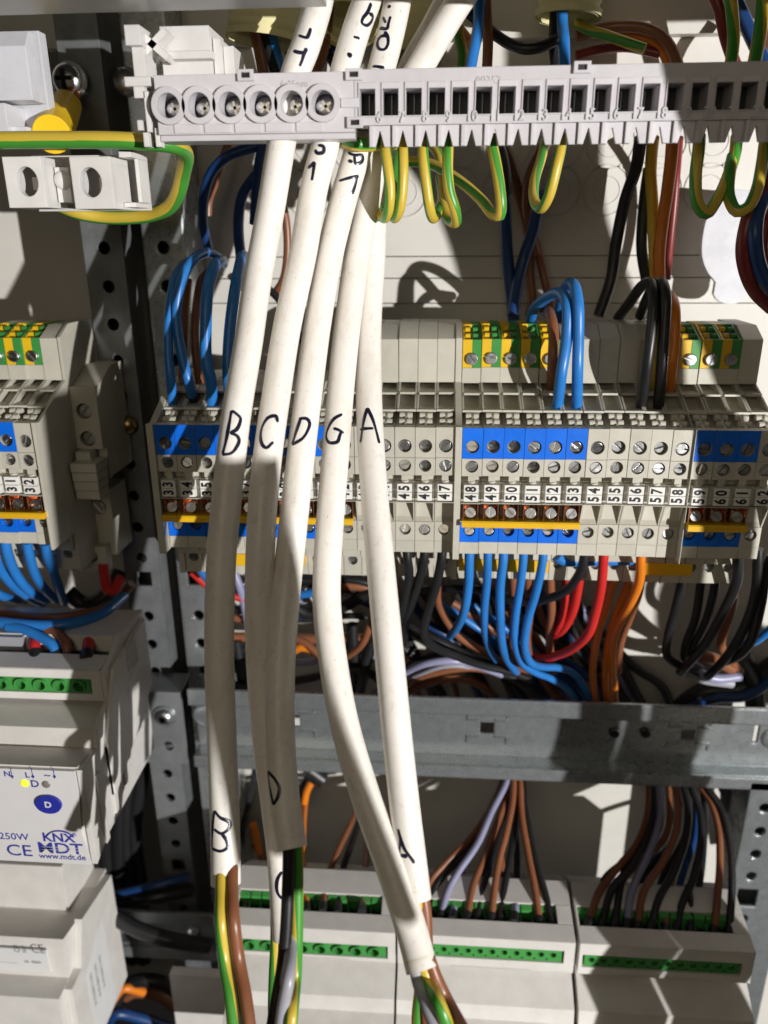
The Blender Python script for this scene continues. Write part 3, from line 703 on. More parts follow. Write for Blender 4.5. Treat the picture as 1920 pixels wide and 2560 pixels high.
def clamp_holder():
    Y0 = -6.0
    t = thing('clamp_holder', 'white plastic holder with two square blocks and round holes', 'holder', (*U(170, 520, Y0),))
    for k, (a, b, c, hole) in enumerate((((4, 392), (118, 519), 0, (68, 454)), ((172, 392), (288, 522), 0, (227, 456)))):
        p0, p1 = U(*a, Y0), U(*b, Y0); h = U(*hole, Y0)
        part('block_front', MB().plate(rect(p0[0], p1[0], p1[2], p0[2]), [circ(h[0], h[2], 2.9, 28, 3.6)], Y0, Y0+2.2), 'white_plastic', t)
        mb = MB(); mb.box(p0[0], p1[0], Y0+2.22, Y0+12, p0[2]-1.6, p0[2]); mb.box(p0[0], p1[0], Y0+2.22, Y0+12, p1[2], p1[2]+1.6); mb.box(p0[0], p0[0]+1.5, Y0+2.22, Y0+12, p1[2]+1.62, p0[2]-1.62)
        mb.box(p1[0]-1.2, p1[0], Y0+2.22, Y0+12, p1[2]+1.62, p0[2]-1.62); part('block_frame', mb, 'white_plastic', t)
        mb = MB(); mb.box(p1[0]-5.5, p1[0]-2.2, Y0+5, Y0+12, p1[2]+4.5, p0[2]-4.5); mb.box(p1[0]-6, p1[0]-1, Y0+4, Y0+11.9, p1[2]+1.65, p1[2]+3.2)
        part('inner_rib', mb, 'white_plastic', t)
    p0, p1 = U(118, 405, Y0+3), U(172, 515, Y0+3)
    part('bridge', MB().box(p0[0]+.2, p1[0]-.2, Y0+6, Y0+12, p1[2]+1, p0[2]-1), 'white_plastic', t)
    q = U(152, 450, Y0+5); part('boss', MB().dome((q[0], Y0+6, q[2]), (0, -1, 0), 2.4, 1.2, 20), 'white_plastic', t)
    p0, p1 = U(150, 375, Y0+12.1), U(418, 505, Y0+12.1); x0 = U(288, 450, Y0+2)[0]; x1 = U(352, 430, Y0+12)[0]
    part('back_plate', MB().box(U(4, 400, Y0)[0], x1, Y0+16, Y0+18, p1[2]-2, p0[2]-1), 'white_plastic', t)
    mb = MB(); mb.box(x0+.1, x1, Y0+6, Y0+15.9, p0[2]-2.6, p0[2]-1.2); mb.box(x0+.1, x1, Y0+6, Y0+15.9, p1[2]-1.5, p1[2]-.3); mb.box(x0+3, x0+4, Y0+9, Y0+15.9, p1[2]-.2, p0[2]-2.7)
    part('side_pocket', mb, 'white_plastic', t)
clamp_holder()

def cover_parts():
    # clear cover lip above the short row and white plastic carrier at the edge of the picture
    z = 121.5
    o = link('cover_lip', MB().prism([(-48, z+1.0), (-48, z+6), (-13, z+6), (-13, z+.4)], -170, -27).mesh('cover_lip', 'frosted', (-60, -30, z)), None, (-60, -30, z)); tag(o, 'frosted plastic cover lip above the bracket and lug', 'cover')
    o = link('cover_lip', MB().prism([(-58, z+.5), (-58, z+5), (-32, z+5), (-32, z+.5)], -26.8, 170).mesh('cover_lip', 'frosted', (60, -30, z)), None, (60, -30, z)); tag(o, 'grey cover lip running above the earth bar slots', 'cover')
    t = thing('module_carrier', 'white plastic module carrier with stepped edge beside the yellow lug', 'carrier', (*U(60, 330, 8),))
    a, b = U(-40, 72, 4), U(82, 250, 4); part('front_cover', MB().prism([(4, b[2]), (4, a[2]-4), (7, a[2]), (11, a[2]), (11, b[2])], a[0], b[0]), 'clear_white', t)
    a, b = U(-40, 80, 14), U(130, 330, 14); part('plate', MB().box(a[0], b[0], 14, 18, b[2], a[2]), 'clear_white', t)
    a, b = U(-40, 258, 4), U(22, 330, 4); part('catch', MB().box(a[0], b[0], 4, 13.9, b[2], a[2]), 'clear_white', t)
    a, b = U(-40, 318, 6), U(70, 340, 6); part('sill', MB().box(a[0], b[0], 6, 13.8, b[2], a[2]), 'clear_white', t)
    # ceiling of the wiring space
    a = U(900, 62, 60)
    o = link('upper_panel', MB().box(-150, 190, 67, 71.5, a[2]-3, a[2]+60).mesh('upper_panel', 'wall_low', (0, 70, a[2])), None, (0, 70, a[2])); tag(o, 'grey panel edge across the top of the wiring space', 'panel')
cover_parts()

def cable_lug():
    Y = 46
    c = U(180, 204, Y)
    t = thing('cable_lug', 'yellow insulated ring lug on a cross-head screw at the post', 'cable lug', (c[0], Y, c[2]))
    part('ring', MB().plate(circ(c[0], c[2], 5.4, 30), [circ(c[0], c[2], 2.2, 20)], 44.0, 45.0), 'zinc', t)
    part('washer', MB().cyl((c[0], 43.95, c[2]), (0, -1, 0), 5.0, .7, 28), 'zinc', t)
    s = part('screw', MB().dome((c[0], 43.2, c[2]), (0, -1, 0), 4.7, 3.2, 28, 6), 'zinc', t)
    mb = MB(); mb.box(c[0]-.55, c[0]+.55, 39.6, 41.5, c[2]-2.5, c[2]+2.5); mb.box(c[0]-2.5, c[0]-.57, 39.6, 41.5, c[2]-.55, c[2]+.55); mb.box(c[0]+.57, c[0]+2.5, 39.6, 41.5, c[2]-.55, c[2]+.55)
    part('cross_recess', mb, 'dark', s)
    a, b = U(170, 255, 44), U(120, 350, 36)
    L = spline([U(178, 236, 43), U(168, 258, 38), U(154, 286, 30), U(138, 318, 18), U(130, 336, 10)])
    part('barrel', MB().tube(L[:int(len(L)*.33)], 2.9, 16), 'copper', t)
    k = int(len(L)*.2); part('sleeve', MB().tube(L[k:], [4.4+.6*min(1, i/8) for i in range(len(L)-k)], 22), 'yellow_lug', t)
    o = link('screw', MB().dome(U(315, 205, 50), (0, -1, 0), 4.4, 3, 24).mesh('screw', 'zinc', U(315, 205, 50)), None, U(315, 205, 50)); tag(o, 'shiny pan-head screw half hidden behind the bracket arm', 'screw')
    o = link('screw', MB().dome(U(318, 1063, 46), (0, -1, 0), 3.6, 2.6, 24).mesh('screw', 'bronze', U(318, 1063, 46)), None, U(318, 1063, 46)); tag(o, 'brassy screw glinting in the dark gap before terminal 33', 'screw')
    o = link('screw', MB().dome(U(205, 312, 50), (0, -1, 0), 3.3, 2, 24).mesh('screw', 'zinc', U(205, 312, 50)), None, U(205, 312, 50)); tag(o, 'small screw in the post just under the yellow lug', 'screw')
cable_lug()

# yellow corrugated conduits at the top
def conduit(pts, r, label):
    L = spline([U(*p) for p in pts], .8); rr = [r+(.45 if (i//2) % 2 else -.1) for i in range(len(L))]
    t = thing('conduit', label, 'conduit', tuple(L[-1]))
    part('hose', MB().tube(L, rr, 28, cap=False), 'conduit', t)
    part('mouth_ring', MB().tube(L[-3:], [r+.9]*3, 28, cap=False), 'conduit', t)
conduit([(676, -160, 38), (670, -20, 38), (664, 105, 38)], 10.6, 'pale yellow conduit mouth around brown and blue wires')
conduit([(893, -160, 58), (880, -60, 58), (868, 62, 50)], 9.0, 'pale yellow conduit behind the bundle of white cables')
conduit([(1000, -120, 64), (1040, 40, 62), (1032, 150, 60)], 8.0, 'ribbed yellow conduit between two steep white cables')
conduit([(1440, -160, 44), (1430, -50, 44), (1420, 46, 44)], 8.6, 'pale yellow conduit above the slots with a blue wire')

# translucent plastic tongue
def tongue():
    pts = [(1800, 470), (1772, 530), (1757, 590), (1756, 645), (1772, 685), (1789, 706), (1784, 735), (1800, 755), (1846, 757), (1868, 738), (1878, 700), (1915, 650), (1930, 560), (1925, 480)]
    L = list(spline([U(x, y, 58) for x, y in pts], 1.5))
    o = link('plastic_tongue', MB().plate([(p[0], p[2]) for p in L][::-1], [], 58, 60).mesh('plastic_tongue', 'clear_white', L[7]), None, L[7]); tag(o, 'milky plastic tongue hanging under the two earth wire loops', 'plastic tongue')
tongue()

# ================================================================== modules
def prof(rows, x): return [(Y, float(U(x, py, Y)[2])) for py, Y in rows]
def printed(t, body, size, px, py, Y, mt='print_blue', bold=.03, xs=1.0, name='print'):
    q = U(px, py, Y); part(name, text_mb(body, size, (q[0], Y-.03, q[2]), (1, 0, 0), (0, 0, 1), bold, .02, xs), mt, t)
def dots(mb, rows): pass
def green_strip(t, x0, x1, zt, zb, Y, xs, r, big, tname='terminal_strip'):
    part(tname, MB().plate(rect(x0, x1, zb, zt), [circ(x, (zb+zt)/2, r, 16) for x in xs], Y+.6, Y+4), 'terminal_green', t)
    part('strip_backing', MB().box(x0, x1, Y+4.02, Y+5, zb, zt), 'dark', t)
    for i, x in enumerate(xs):
        z = (zb+zt)/2
        if big: part('screw_collar', MB().plate(circ(x, z, r+.45, 20), [circ(x, z, r-.02, 20)], Y-.4, Y+.59), 'terminal_green', t)
        part('screw', screw_geo(x, Y+(2.6 if big else 2.2), z, r-.12, .4+i*.9, .2), 'zinc' if not big else 'terminal_green', t)
        if not big and i: part('test_hole', MB().cyl((x-(xs[1]-xs[0])/2, Y+.58, zb+.9), (0, 1, 0), .42, .1, 8), 'dark', t)

def out_module(px0, px1, label, strip, xs, r, big, slot, grp=None, pyo=0):
    ref = (px0+px1)/2
    Yg = -10.0
    rows = [(2178, 26), (2192, 13), (2252, 3.5), (2300, -3.5), (2345, Yg), (2420, Yg), (2512, -17.5), (2548, -18.5), (2660, -30), (2800, -30)]
    Z = {py: float(U(1200, py, Y)[2]) for py, Y in rows}
    x0, x1 = float(U(px0, 2440+pyo, Yg)[0]), float(U(px1, 2440+pyo, Yg)[0])
    t = thing('output_module', label, 'module', ((x0+x1)/2, 0, Z[2800]), grp)
    # body below the terminal deck
    zd = Z[2345]
    P_ = [(3.6, Z[2252]-6), (-3.4, Z[2300]-6), (-5.0, Z[2300]-6), (-5.0, Z[2420]-.3), (-17.5, Z[2512]), (-18.5, Z[2548]), (-30, Z[2660]), (-30, Z[2800]), (26, Z[2800]), (26, Z[2178]-6)]
    part('body', MB().prism(P_, x0+.25, x1-.25), 'device', t)
    part('rear_deck', MB().prism([(3.6, Z[2252]-5.9), (3.6, Z[2252]), (13, Z[2192]), (26, Z[2178]), (26, Z[2178]-5.9)], x0+.25, x1-.25), 'device', t)
    part('front_ledge', MB().prism([(-4.9, Z[2300]-5.9), (-3.5, Z[2300]-5.9), (-3.5, Z[2300]), (Yg+.05, Z[2345]), (Yg+.05, Z[2345]-.2), (-4.9, Z[2345]-.2)], x0+.25, x1-.25), 'device', t)
    a = U(strip[0], strip[1], Yg); b = U(strip[2], strip[3], Yg); zt_, zb_ = max(a[2], b[2]), min(a[2], b[2])
    # both ends of the strip are given; keep it level
    zc_ = (zt_+zb_)/2; hh = 2.9
    part('front_face', MB().plate(rect(x0+.25, x1-.25, Z[2420], Z[2345]-.02), [rect(a[0], b[0], zc_-hh, zc_+hh)], Yg, Yg+5), 'device', t)
    X0, X1 = U(xs[0], xs[2], Yg)[0], U(xs[1], xs[2], Yg)[0]; n = xs[3]
    green_strip(t, a[0]+.9, b[0]-.6, zc_+hh-.1, zc_-hh+.1, Yg, [X0+(X1-X0)*i/(n-1) for i in range(n)], r, big)
    part('parting_line', MB().box((a[0]+b[0])/2-14, (a[0]+b[0])/2+14, Yg-.12, Yg-.01, Z[2420]+.2, Z[2420]+.7), 'device', t)
    # terminal slot between the decks: end cheeks and green contacts
    s0, s1 = U(slot[0], 2285, 0)[0], U(slot[1], 2285, 0)[0]
    part('slot_cheek', MB().prism([(3.5, Z[2252]-5.8), (3.5, Z[2252]), (-3.4, Z[2300]), (-3.4, Z[2300]-5.8)], x0+.25, s0), 'device', t)
    if s1 < x1-.5: part('slot_cheek', MB().prism([(3.5, Z[2252]-5.8), (3.5, Z[2252]), (-3.4, Z[2300]), (-3.4, Z[2300]-5.8)], s1, x1-.25), 'device', t)
    part('slot_floor', MB().box(s0, s1, -3.4, 3.5, Z[2300]-5.9, Z[2300]-4.5), 'dark', t)
    m_ = max(6, int((s1-s0)/3.9))
    for i in range(m_):
        xa = s0+(s1-s0)*i/m_; part('terminal_cell', MB().prism([(3.45, Z[2300]-4.4), (3.45, Z[2252]-.6), (1.6, Z[2252]-1.4), (1.6, Z[2300]-4.4)], xa+.25, xa+(s1-s0)/m_-.25), 'terminal_green', t)
        part('cell_wall', MB().box(xa-.2, xa+.2, -3.3, 1.55, Z[2300]-4.4, Z[2300]-1.6), 'terminal_green', t)
    return t, Z
GM = 'output modules along the lowest rail'
out_module(575, 990, 'pale grey output module with large green screw collars behind cables C and D', (592, 2358, 969, 2385), (624, 935, 2362, 8), 1.75, True, (600, 955), GM, -20)
out_module(992, 1433, 'pale grey output module with small green screws under the middle wire fan', (1050, 2368, 1409, 2399), (1078, 1384, 2383, 11), 1.15, False, (1040, 1392), GM, 0)
out_module(1437, 1874, 'pale grey output module with striped shadows beside the bright post', (1456, 2397, 1852, 2430), (1478, 1833, 2412, 12), 1.15, False, (1446, 1832), GM, 30)

def dimmer():
    x = 100
    rows = [(1545, 16), (1585, 4), (1632, -2), (1671, -10), (1748, -10), (1818, -20), (1866, -21), (1921, -33), (2158, -33)]
    Z = {py: float(U(x, py, Y)[2]) for py, Y in rows}
    xr = float(U(262, 1700, -10)[0]); xl = xr-80; xn = float(U(216, 2060, -33)[0])
    t = thing('dimmer_module', 'pale grey dimmer module with lit green light and blue round button', 'module', ((xl+xr)/2, 0, Z[2158]))
    zb = Z[2158]
    part('body', MB().prism([(-3, Z[1632]-6), (-3, Z[1748]-.4), (-20, Z[1818]), (-21, Z[1866]), (-31.8, Z[1921]), (-31.8, zb+.1), (24, zb+2), (24, zb+34), (24, Z[1545]-6)], xl, xn-.6), 'device', t)
    part('rear_deck', MB().prism([(4, Z[1585]-6), (4, Z[1585]), (16, Z[1545]), (24, Z[1545]), (24, Z[1545]-6)], xl, xr), 'device', t)
    part('front_ledge', MB().prism([(-3, Z[1632]-6), (-2, Z[1632]), (-10, Z[1671]), (-9.9, Z[1671]-.3), (-4, Z[1671]-.3)], xl, xr-1.3), 'device', t)
    a, b = U(-60, 1690, -10), U(232, 1737, -10); zc_ = float((U(100, 1692, -10)[2]+U(100, 1733, -10)[2])/2); hh = 2.75
    part('front_face', MB().plate(rect(xl, xr-1.3, Z[1748], Z[1671]-.32), [rect(xl+2, b[0], zc_-hh, zc_+hh)], -10, -5), 'device', t)
    xs = [float(U(52, 1712, -10)[0])+i*(U(100, 1712, -10)[0]-U(52, 1712, -10)[0]) for i in range(-3, 4)]
    xs = [v for v in xs if v > xl+4]
    green_strip(t, xl+2.2, b[0]-.6, zc_+hh-.1, zc_-hh+.1, -10, xs, 1.75, True)
    # end wall with its own outline
    part('end_wall', MB().prism([(-9.6, Z[1671]-1), (-9.6, Z[1748]), (-20, Z[1818]), (-21, Z[1866]), (-32.6, Z[1921]-.4), (-32.6, zb+.4), (-8, zb+9), (6, zb+22), (24, zb+30), (24, Z[1545]+.2), (4, Z[1585]+.4), (-2, Z[1632]+.3)], xn-.58, xn+1.2), 'device', t)
    part('end_wall_step', MB().prism([(-6, Z[1671]-2), (-17, Z[1866]), (-17, zb+14), (6, zb+24), (22, zb+32), (22, Z[1545]-2), (-2, Z[1632]-2)], xn+1.22, xn+2.6), 'device', t)
    for k in range(3):
        zz = zb+2.5+k*4; part('vent_fin', MB().prism([(-26+k*9, zz), (-26+k*9, zz+26), (-23.5+k*9, zz+26), (-23.5+k*9, zz)], xn+1.22, xn+1.9), 'device', t)
    # rating sticker on the end wall
    p = MB().prism([(2, zb+38), (2, Z[1748]-1), (13, Z[1748]+2), (13, zb+44)], xn+2.62, xn+2.68); s = part('rating_sticker', p, 'sticker', t)
    for k in range(4):
        yy = 4+k*2.4
        V, Fs = text_geo('4 5 6 1 8 9 7 3 2 6 1', 2.0, 0, .02, .8)
        mb = MB().add([(xn+2.72, yy+y_*1, zb+53+x_*.9) for x_, y_, z_ in V], Fs); part('small_print', mb, 'print_grey', s)
    # front label
    q0 = U(-40, 1921, -33); lx1 = float(U(186, 1930, -33)[0]); 
    lf = part('front_label', MB().plate([(xl, zb+.4), (xn-.7, zb+.4), (xn-2.2, zb+12), (lx1, zb+24), (lx1, Z[1921]-.6), (xl, Z[1921]-.6)], [], -33, -31.85), 'device_label', t)
    Y = -33
    for b_, px, py, sz, bo, xs_ in (('N', 18, 1935, 2.6, .06, 1.1), ('L', 68, 1938, 2.6, .06, 1.1), ('~', 118, 1938, 3.0, .06, 1.1), ('D', 87, 1960, 3.5, .06, 1.05), ('4x250W', 20, 2091, 3.6, .03, 1.05), ('KNX', 146, 2095, 4.6, .12, 1.05), ('\u00ae', 186, 2087, 1.8, .0, 1.0), ('MDT', 151, 2122, 5.8, .09, 1.2), ('www.mdt.de', 156, 2142, 2.9, .05, 1.0), ('CE', 48, 2127, 6.2, .03, 1.15)):
        printed(lf, b_, sz, px, py, Y, 'print_blue', bo, xs_)
    for px in (28, 80, 134):
        c = U(px, 1930, Y); part('print', MB().box(c[0]-.12, c[0]+.12, Y-.05, Y-.005, c[2]-2.4, c[2]+1.4).cyl((c[0], Y-.005, c[2]-1.6), (0, -1, 0), .5, .05, 10), 'print_blue', lf)
    L = spline([U(x_, y_, Y-.04) for x_, y_ in ((113, 2092), (128, 2080), (150, 2077), (172, 2083), (184, 2093))], .6); part('print', MB().tube(L, .28, 6), 'print_blue', lf)
    zq = U(151, 2122, Y)
    for k in (1, 2): part('print', MB().box(zq[0]-6.0, zq[0]+6.0, Y-.075, Y-.055, zq[2]-1.55+k*1.0, zq[2]-1.42+k*1.0), 'device_label', lf)
    c = U(62, 1958, Y); part('status_light', MB().dome((c[0], Y+.0, c[2]), (0, -1, 0), 1.35, .5, 18), 'led_on', t)
    c = U(115, 1961, Y); part('status_light', MB().dome((c[0], Y+.0, c[2]), (0, -1, 0), 1.35, .4, 18), 'led_off', t)
    c = U(123, 2008, Y); bt = part('button', MB().plate(circ(c[0], c[2], 4.1, 36, 3.3), [], Y-.8, Y-.01), 'button_blue', t)
    part('letter', text_mb('D', 3.0, (c[0], Y-.83, c[2]), (1, 0, 0), (0, 0, 1), .08, .02), 'tag_white', bt)
dimmer()

def small_module():
    x = 100
    rows = [(2175, 0), (2288, -1), (2345, -13), (2440, -14), (2495, -22), (2620, -23), (2700, -23)]
    Z = {py: float(U(x, py, Y)[2]) for py, Y in rows}
    x1, x2, x3 = float(U(166, 2300, -1)[0]), float(U(158, 2350, -13)[0]), float(U(118, 2500, -22)[0])
    xl = x2-60
    t = thing('supply_module', 'small white module with printed plate and step below the dimmer', 'module', (x2-30, 0, Z[2700]))
    part('body', MB().prism([(24, Z[2288]-1), (-1, Z[2288]), (-13, Z[2345]), (-14, Z[2440]), (-22, Z[2495]), (-23, Z[2620]), (-23, Z[2700]), (24, Z[2700])], xl, x2), 'device', t)
    part('rear_block', MB().box(xl, x1, 2, 24, Z[2288]-.9, Z[2175]), 'device', t)
    part('end_wall', MB().prism([(22, Z[2288]-2), (-4, Z[2345]), (-10, Z[2440]), (-18, Z[2495]), (-18, Z[2700]), (22, Z[2700])], x2+.05, x2+3), 'device', t)
    a, b = U(-30, 2362, -13.6), U(130, 2425, -13.6)
    pl = part('printed_plate', MB().box(a[0], b[0], -14.6, -14.05, b[2], a[2]), 'sticker', t)
    printed(pl, 'CE', 4.0, 96, 2376, -14.6, 'print_grey', .03, 1.1); printed(pl, '00  006A', 1.7, 82, 2405, -14.6, 'print_grey'); printed(pl, '- - - - - -', 2.0, 20, 2405, -14.6, 'print_grey')
    printed(pl, 'O II', 3, 50, 2376, -14.6, 'print_grey')
    p = MB().prism([(-8, Z[2440]-6), (10, Z[2345]-14), (10, Z[2700]+2), (-8, Z[2700]+2)], x2+3.02, x2+3.08); s = part('rating_sticker', p, 'sticker', t)
    for k in range(3):
        V, Fs = text_geo('CN 5 2 ADD 26 10', 2.3, 0, .02, .9); part('small_print', MB().add([(x2+3.12, -5+k*4+y_, Z[2440]-17-x_) for x_, y_, z_ in V], Fs), 'print_grey', s)
    q = U(53, 2312, -4); part('button', MB().cyl((q[0], q[1]+2, q[2]), (0, -.6, .5), 1.0, 2.5, 12), 'print_black', t)
small_module()
o = link('filler_plate', MB().box(U(425, 2450, 10)[0], U(560, 2450, 10)[0], 10, 14, -330, ZR(2440, 10, 480)).mesh('filler_plate', 'device', U(480, 2600, 10)), None, U(480, 2600, 10)); tag(o, 'plain pale grey panel below the cross rail beside cable B', 'filler plate')

# out-of-view plate added to cast the shadow across the lower cables
def shadow_blocker():
    def towards(S_, Y): S_ = np.array(S_); return S_+(LAMP-S_)*((Y-S_[1])/(LAMP[1]-S_[1]))
    A, B, C_ = towards(U(560, 1150, -30), -215), towards(U(735, 1700, -56), -215), towards(U(560, 2040, -74), -215)
    e = (B-A)/np.linalg.norm(B-A); w = (C_-A)-e*np.dot(C_-A, e); wl = np.linalg.norm(w); w /= wl; n = np.cross(e, w)
    t = thing('shadow_plate', 'unseen plate added to cast the shadow across cables B, C and D', 'shadow blocker', tuple(A+e*72+w*wl))
    def slab(name, a, b, c, d, n0, n1):
        V = [A+e*p+w*q+n*r_ for r_ in (n0, n1) for p, q in ((a, c), (b, c), (b, d), (a, d))]
        mb = MB().add(V, [(0,3,2,1),(4,5,6,7),(0,1,5,4),(1,2,6,5),(2,3,7,6),(3,0,4,7)]); part(name, mb, 'device', t)
    slab('cover', -4, 72, 0, wl, 0, 1.6); slab('side_lip', -4, 72, 1, 2.4, 1.62, 4); slab('side_lip', -4, 72, wl-2.4, wl-1, 1.62, 4)
shadow_blocker()

# ================================================================== white cables
D_ = 6.9
CABLES = {
 'B': [(806, -60, 56), (798, 0, 56), (764, 116, 57), (738, 185, 57), (704, 359, 57), (677, 521, 58), (645, 694, 67), (619, 868, 72), (590, 1042, 75), (570, 1215, 75.5), (554, 1389, 75), (548, 1620, 73), (555, 1852, 73), (563, 2083, 73.5), (565, 2208, 74)],
 'C': [(935, -60, 46), (918, 0, 46), (893, 69, 46.5), (862, 174, 47), (812, 370, 56), (787, 463, 60), (757, 636, 66), (719, 810, 69.5), (691, 984, 72), (667, 1157, 73.5), (656, 1273, 74), (649, 1447, 73.5), (650, 1620, 72), (667, 1852, 71), (689, 2021, 71), (704, 2149, 71), (711, 2264, 71), (715, 2341, 71)],
 'D': [(1002, -60, 54), (994, 0, 54), (975, 90, 54), (953, 174, 54), (893, 382, 58), (853, 521, 61), (822, 648, 64), (794, 810, 67), (771, 984, 70), (750, 1157, 72), (731, 1331, 71), (713, 1504, 73), (701, 1678, 74), (701, 1852, 74.5), (712, 2000, 76), (729, 2122, 78)],
 'G': [(1195, -60, 60), (1152, 0, 60.5), (1104, 77, 61), (1052, 166, 61), (975, 290, 61), (936, 390, 62), (926, 462, 63), (913, 535, 64), (893, 636, 64), (869, 810, 66), (851, 984, 67.5), (837, 1157, 69.5), (823, 1331, 70), (817, 1504, 71), (833, 1655, 72), (863, 1817, 73.5), (914, 1990, 75.5), (976, 2164, 78), (1030, 2330, 80), (1055, 2425, 81)],
 'A': [(1166, -60, 55), (1122, 0, 55), (1080, 77, 55.5), (1030, 166, 56), (965, 330, 57), (940, 480, 58), (932, 648, 60), (922, 810, 64), (922, 984, 66), (930, 1157, 68), (944, 1331, 71), (960, 1504, 74), (977, 1678, 75), (994, 1852, 75.5), (1013, 2025, 76.5), (1030, 2164, 77), (1040, 2250, 78)],
}
def z2(p): u, v = p; return 500+.3858*u, 0+.3858*v
def z6(p): u, v = p; return 500+.3858*u, 600+.3858*v
def z9(p): u, v = p; return 500+.3858*u, 1840+.3858*v
INK = {
 'B': [(z6, [(205,1105),(190,1190),(172,1290),(148,1388)]), (z6, [(205,1105),(240,1130),(262,1155),(255,1195),(235,1230),(195,1250)]), (z6, [(195,1250),(240,1270),(253,1300),(235,1345),(205,1380),(145,1392)]),
       (z9, [(95,485),(85,560),(80,640),(78,722)]), (z9, [(95,485),(130,528),(190,558),(190,595),(140,632),(92,606)]), (z9, [(140,632),(175,680),(178,722),(132,746),(78,730)]),
       (z2, [(718,182),(708,215),(693,250)]), (z2, [(640,228),(668,240),(700,246)]), (z2, [(605,330),(640,340),(685,342)]), (z2, [(692,312),(672,355),(662,390),(645,430)]), (z2, [(745,0),(755,10),(760,18)])],
 'C': [(z6, [(503,1182),(492,1142),(445,1150),(405,1208),(393,1275),(405,1328),(430,1346),(476,1308)]), (z9, [(532,878),(506,920),(497,970),(505,1020),(532,1056)]),
       (z2, [(1110,20),(1085,80),(1055,120),(1050,150),(1080,165),(1110,140),(1118,100),(1095,90)]), (z2, [(995,238),(1035,250)]), (z2, [(962,340),(970,365),(980,345)]),
       (z2, [(765,940),(800,950),(800,985),(760,992),(745,970)]), (z2, [(700,1090),(745,1050)]), (z2, [(742,1050),(735,1110),(725,1170)])],
 'D': [(z6, [(655,1150),(625,1238),(598,1326)]), (z6, [(640,1158),(690,1158),(710,1185),(700,1230),(665,1285),(598,1326)]), (z9, [(440,228),(450,320),(475,446)]), (z9, [(440,228),(492,290),(515,340),(505,395),(475,446)]),
       (z2, [(1235,105),(1222,150),(1212,185),(1165,182)]), (z2, [(1185,110),(1205,150)]), (z2, [(1215,235),(1175,235),(1150,275),(1160,315),(1195,320),(1218,285),(1215,235),(1195,205)]), (z2, [(1118,430),(1155,432),(1195,442)]), (z2, [(1222,35),(1232,52)]),
       (z2, [(960,990),(1000,1005),(1050,1008),(1050,1045),(1010,1060),(1000,1010)]), (z2, [(960,1040),(990,1050)]), (z2, [(902,1172),(960,1155),(1028,1142)]), (z2, [(1018,1145),(1005,1200),(985,1258)])],
 'G': [(z6, [(922,1128),(868,1160),(832,1218),(818,1278),(838,1312),(890,1308),(905,1270),(915,1240)]), (z6, [(865,1220),(900,1232),(932,1252)]), (z9, [(850,125),(855,165)]), (z9, [(902,300),(908,340),(914,380)]), (z9, [(1045,715),(1062,790),(1090,850)]), (z9, [(1250,1312),(1275,1332)])],
 'A': [(z6, [(1085,1088),(1062,1170),(1040,1312)]), (z6, [(1085,1088),(1120,1165),(1148,1260),(1162,1318)]), (z6, [(1038,1228),(1080,1222),(1125,1220)]), (z9, [(1284,602),(1296,650),(1325,730),(1392,824)]), (z9, [(1298,660),(1292,740),(1277,822)]), (z9, [(1280,770),(1310,776),(1345,780)])],
}
def hit(axis, r, px, py):
    d = ray(px, py); d = d/np.linalg.norm(d); w = axis-CAM; b = w@d; p2 = (w*w).sum(1)-b*b
    ok = p2 < r*r
    if not ok.any(): return None
    t = np.where(ok, b-np.sqrt(np.maximum(0, r*r-p2)), 1e9); i = int(t.argmin()); p = CAM+d*t[i]
    n = p-axis[i]; return p, n/np.linalg.norm(n)
def ribbon(mb, pts, w, off):
    P = np.array([p for p, n in pts]); Nn = np.array([n for p, n in pts]); T = np.gradient(P, axis=0); T /= np.linalg.norm(T, axis=1)[:, None]
    B = np.cross(T, Nn); B /= np.linalg.norm(B, axis=1)[:, None]; m_ = len(P); V = []
    for i in range(m_):
        ww = w*(.9+.14*math.sin(i*.21+P[0][2])); e = .35 if i in (0, m_-1) else 1
        V += [P[i]+Nn[i]*(off-.05)-B[i]*ww*e, P[i]+Nn[i]*off-B[i]*ww*.5*e, P[i]+Nn[i]*off+B[i]*ww*.5*e, P[i]+Nn[i]*(off-.05)+B[i]*ww*e]
    mb.add(V, [(4*i+k, 4*i+4+k, 4*i+5+k, 4*i+1+k) for i in range(m_-1) for k in range(3)])
CABLAB = {'B': 'white sheathed cable lettered B in black pen, outermost of the hanging bundle', 'C': 'white sheathed cable lettered C, its end hidden behind cable D', 'D': 'white sheathed cable lettered D with short cut end and black core',
          'G': 'white sheathed cable lettered G, swinging across in front of cable A', 'A': 'white sheathed cable lettered A hanging beside cable G'}
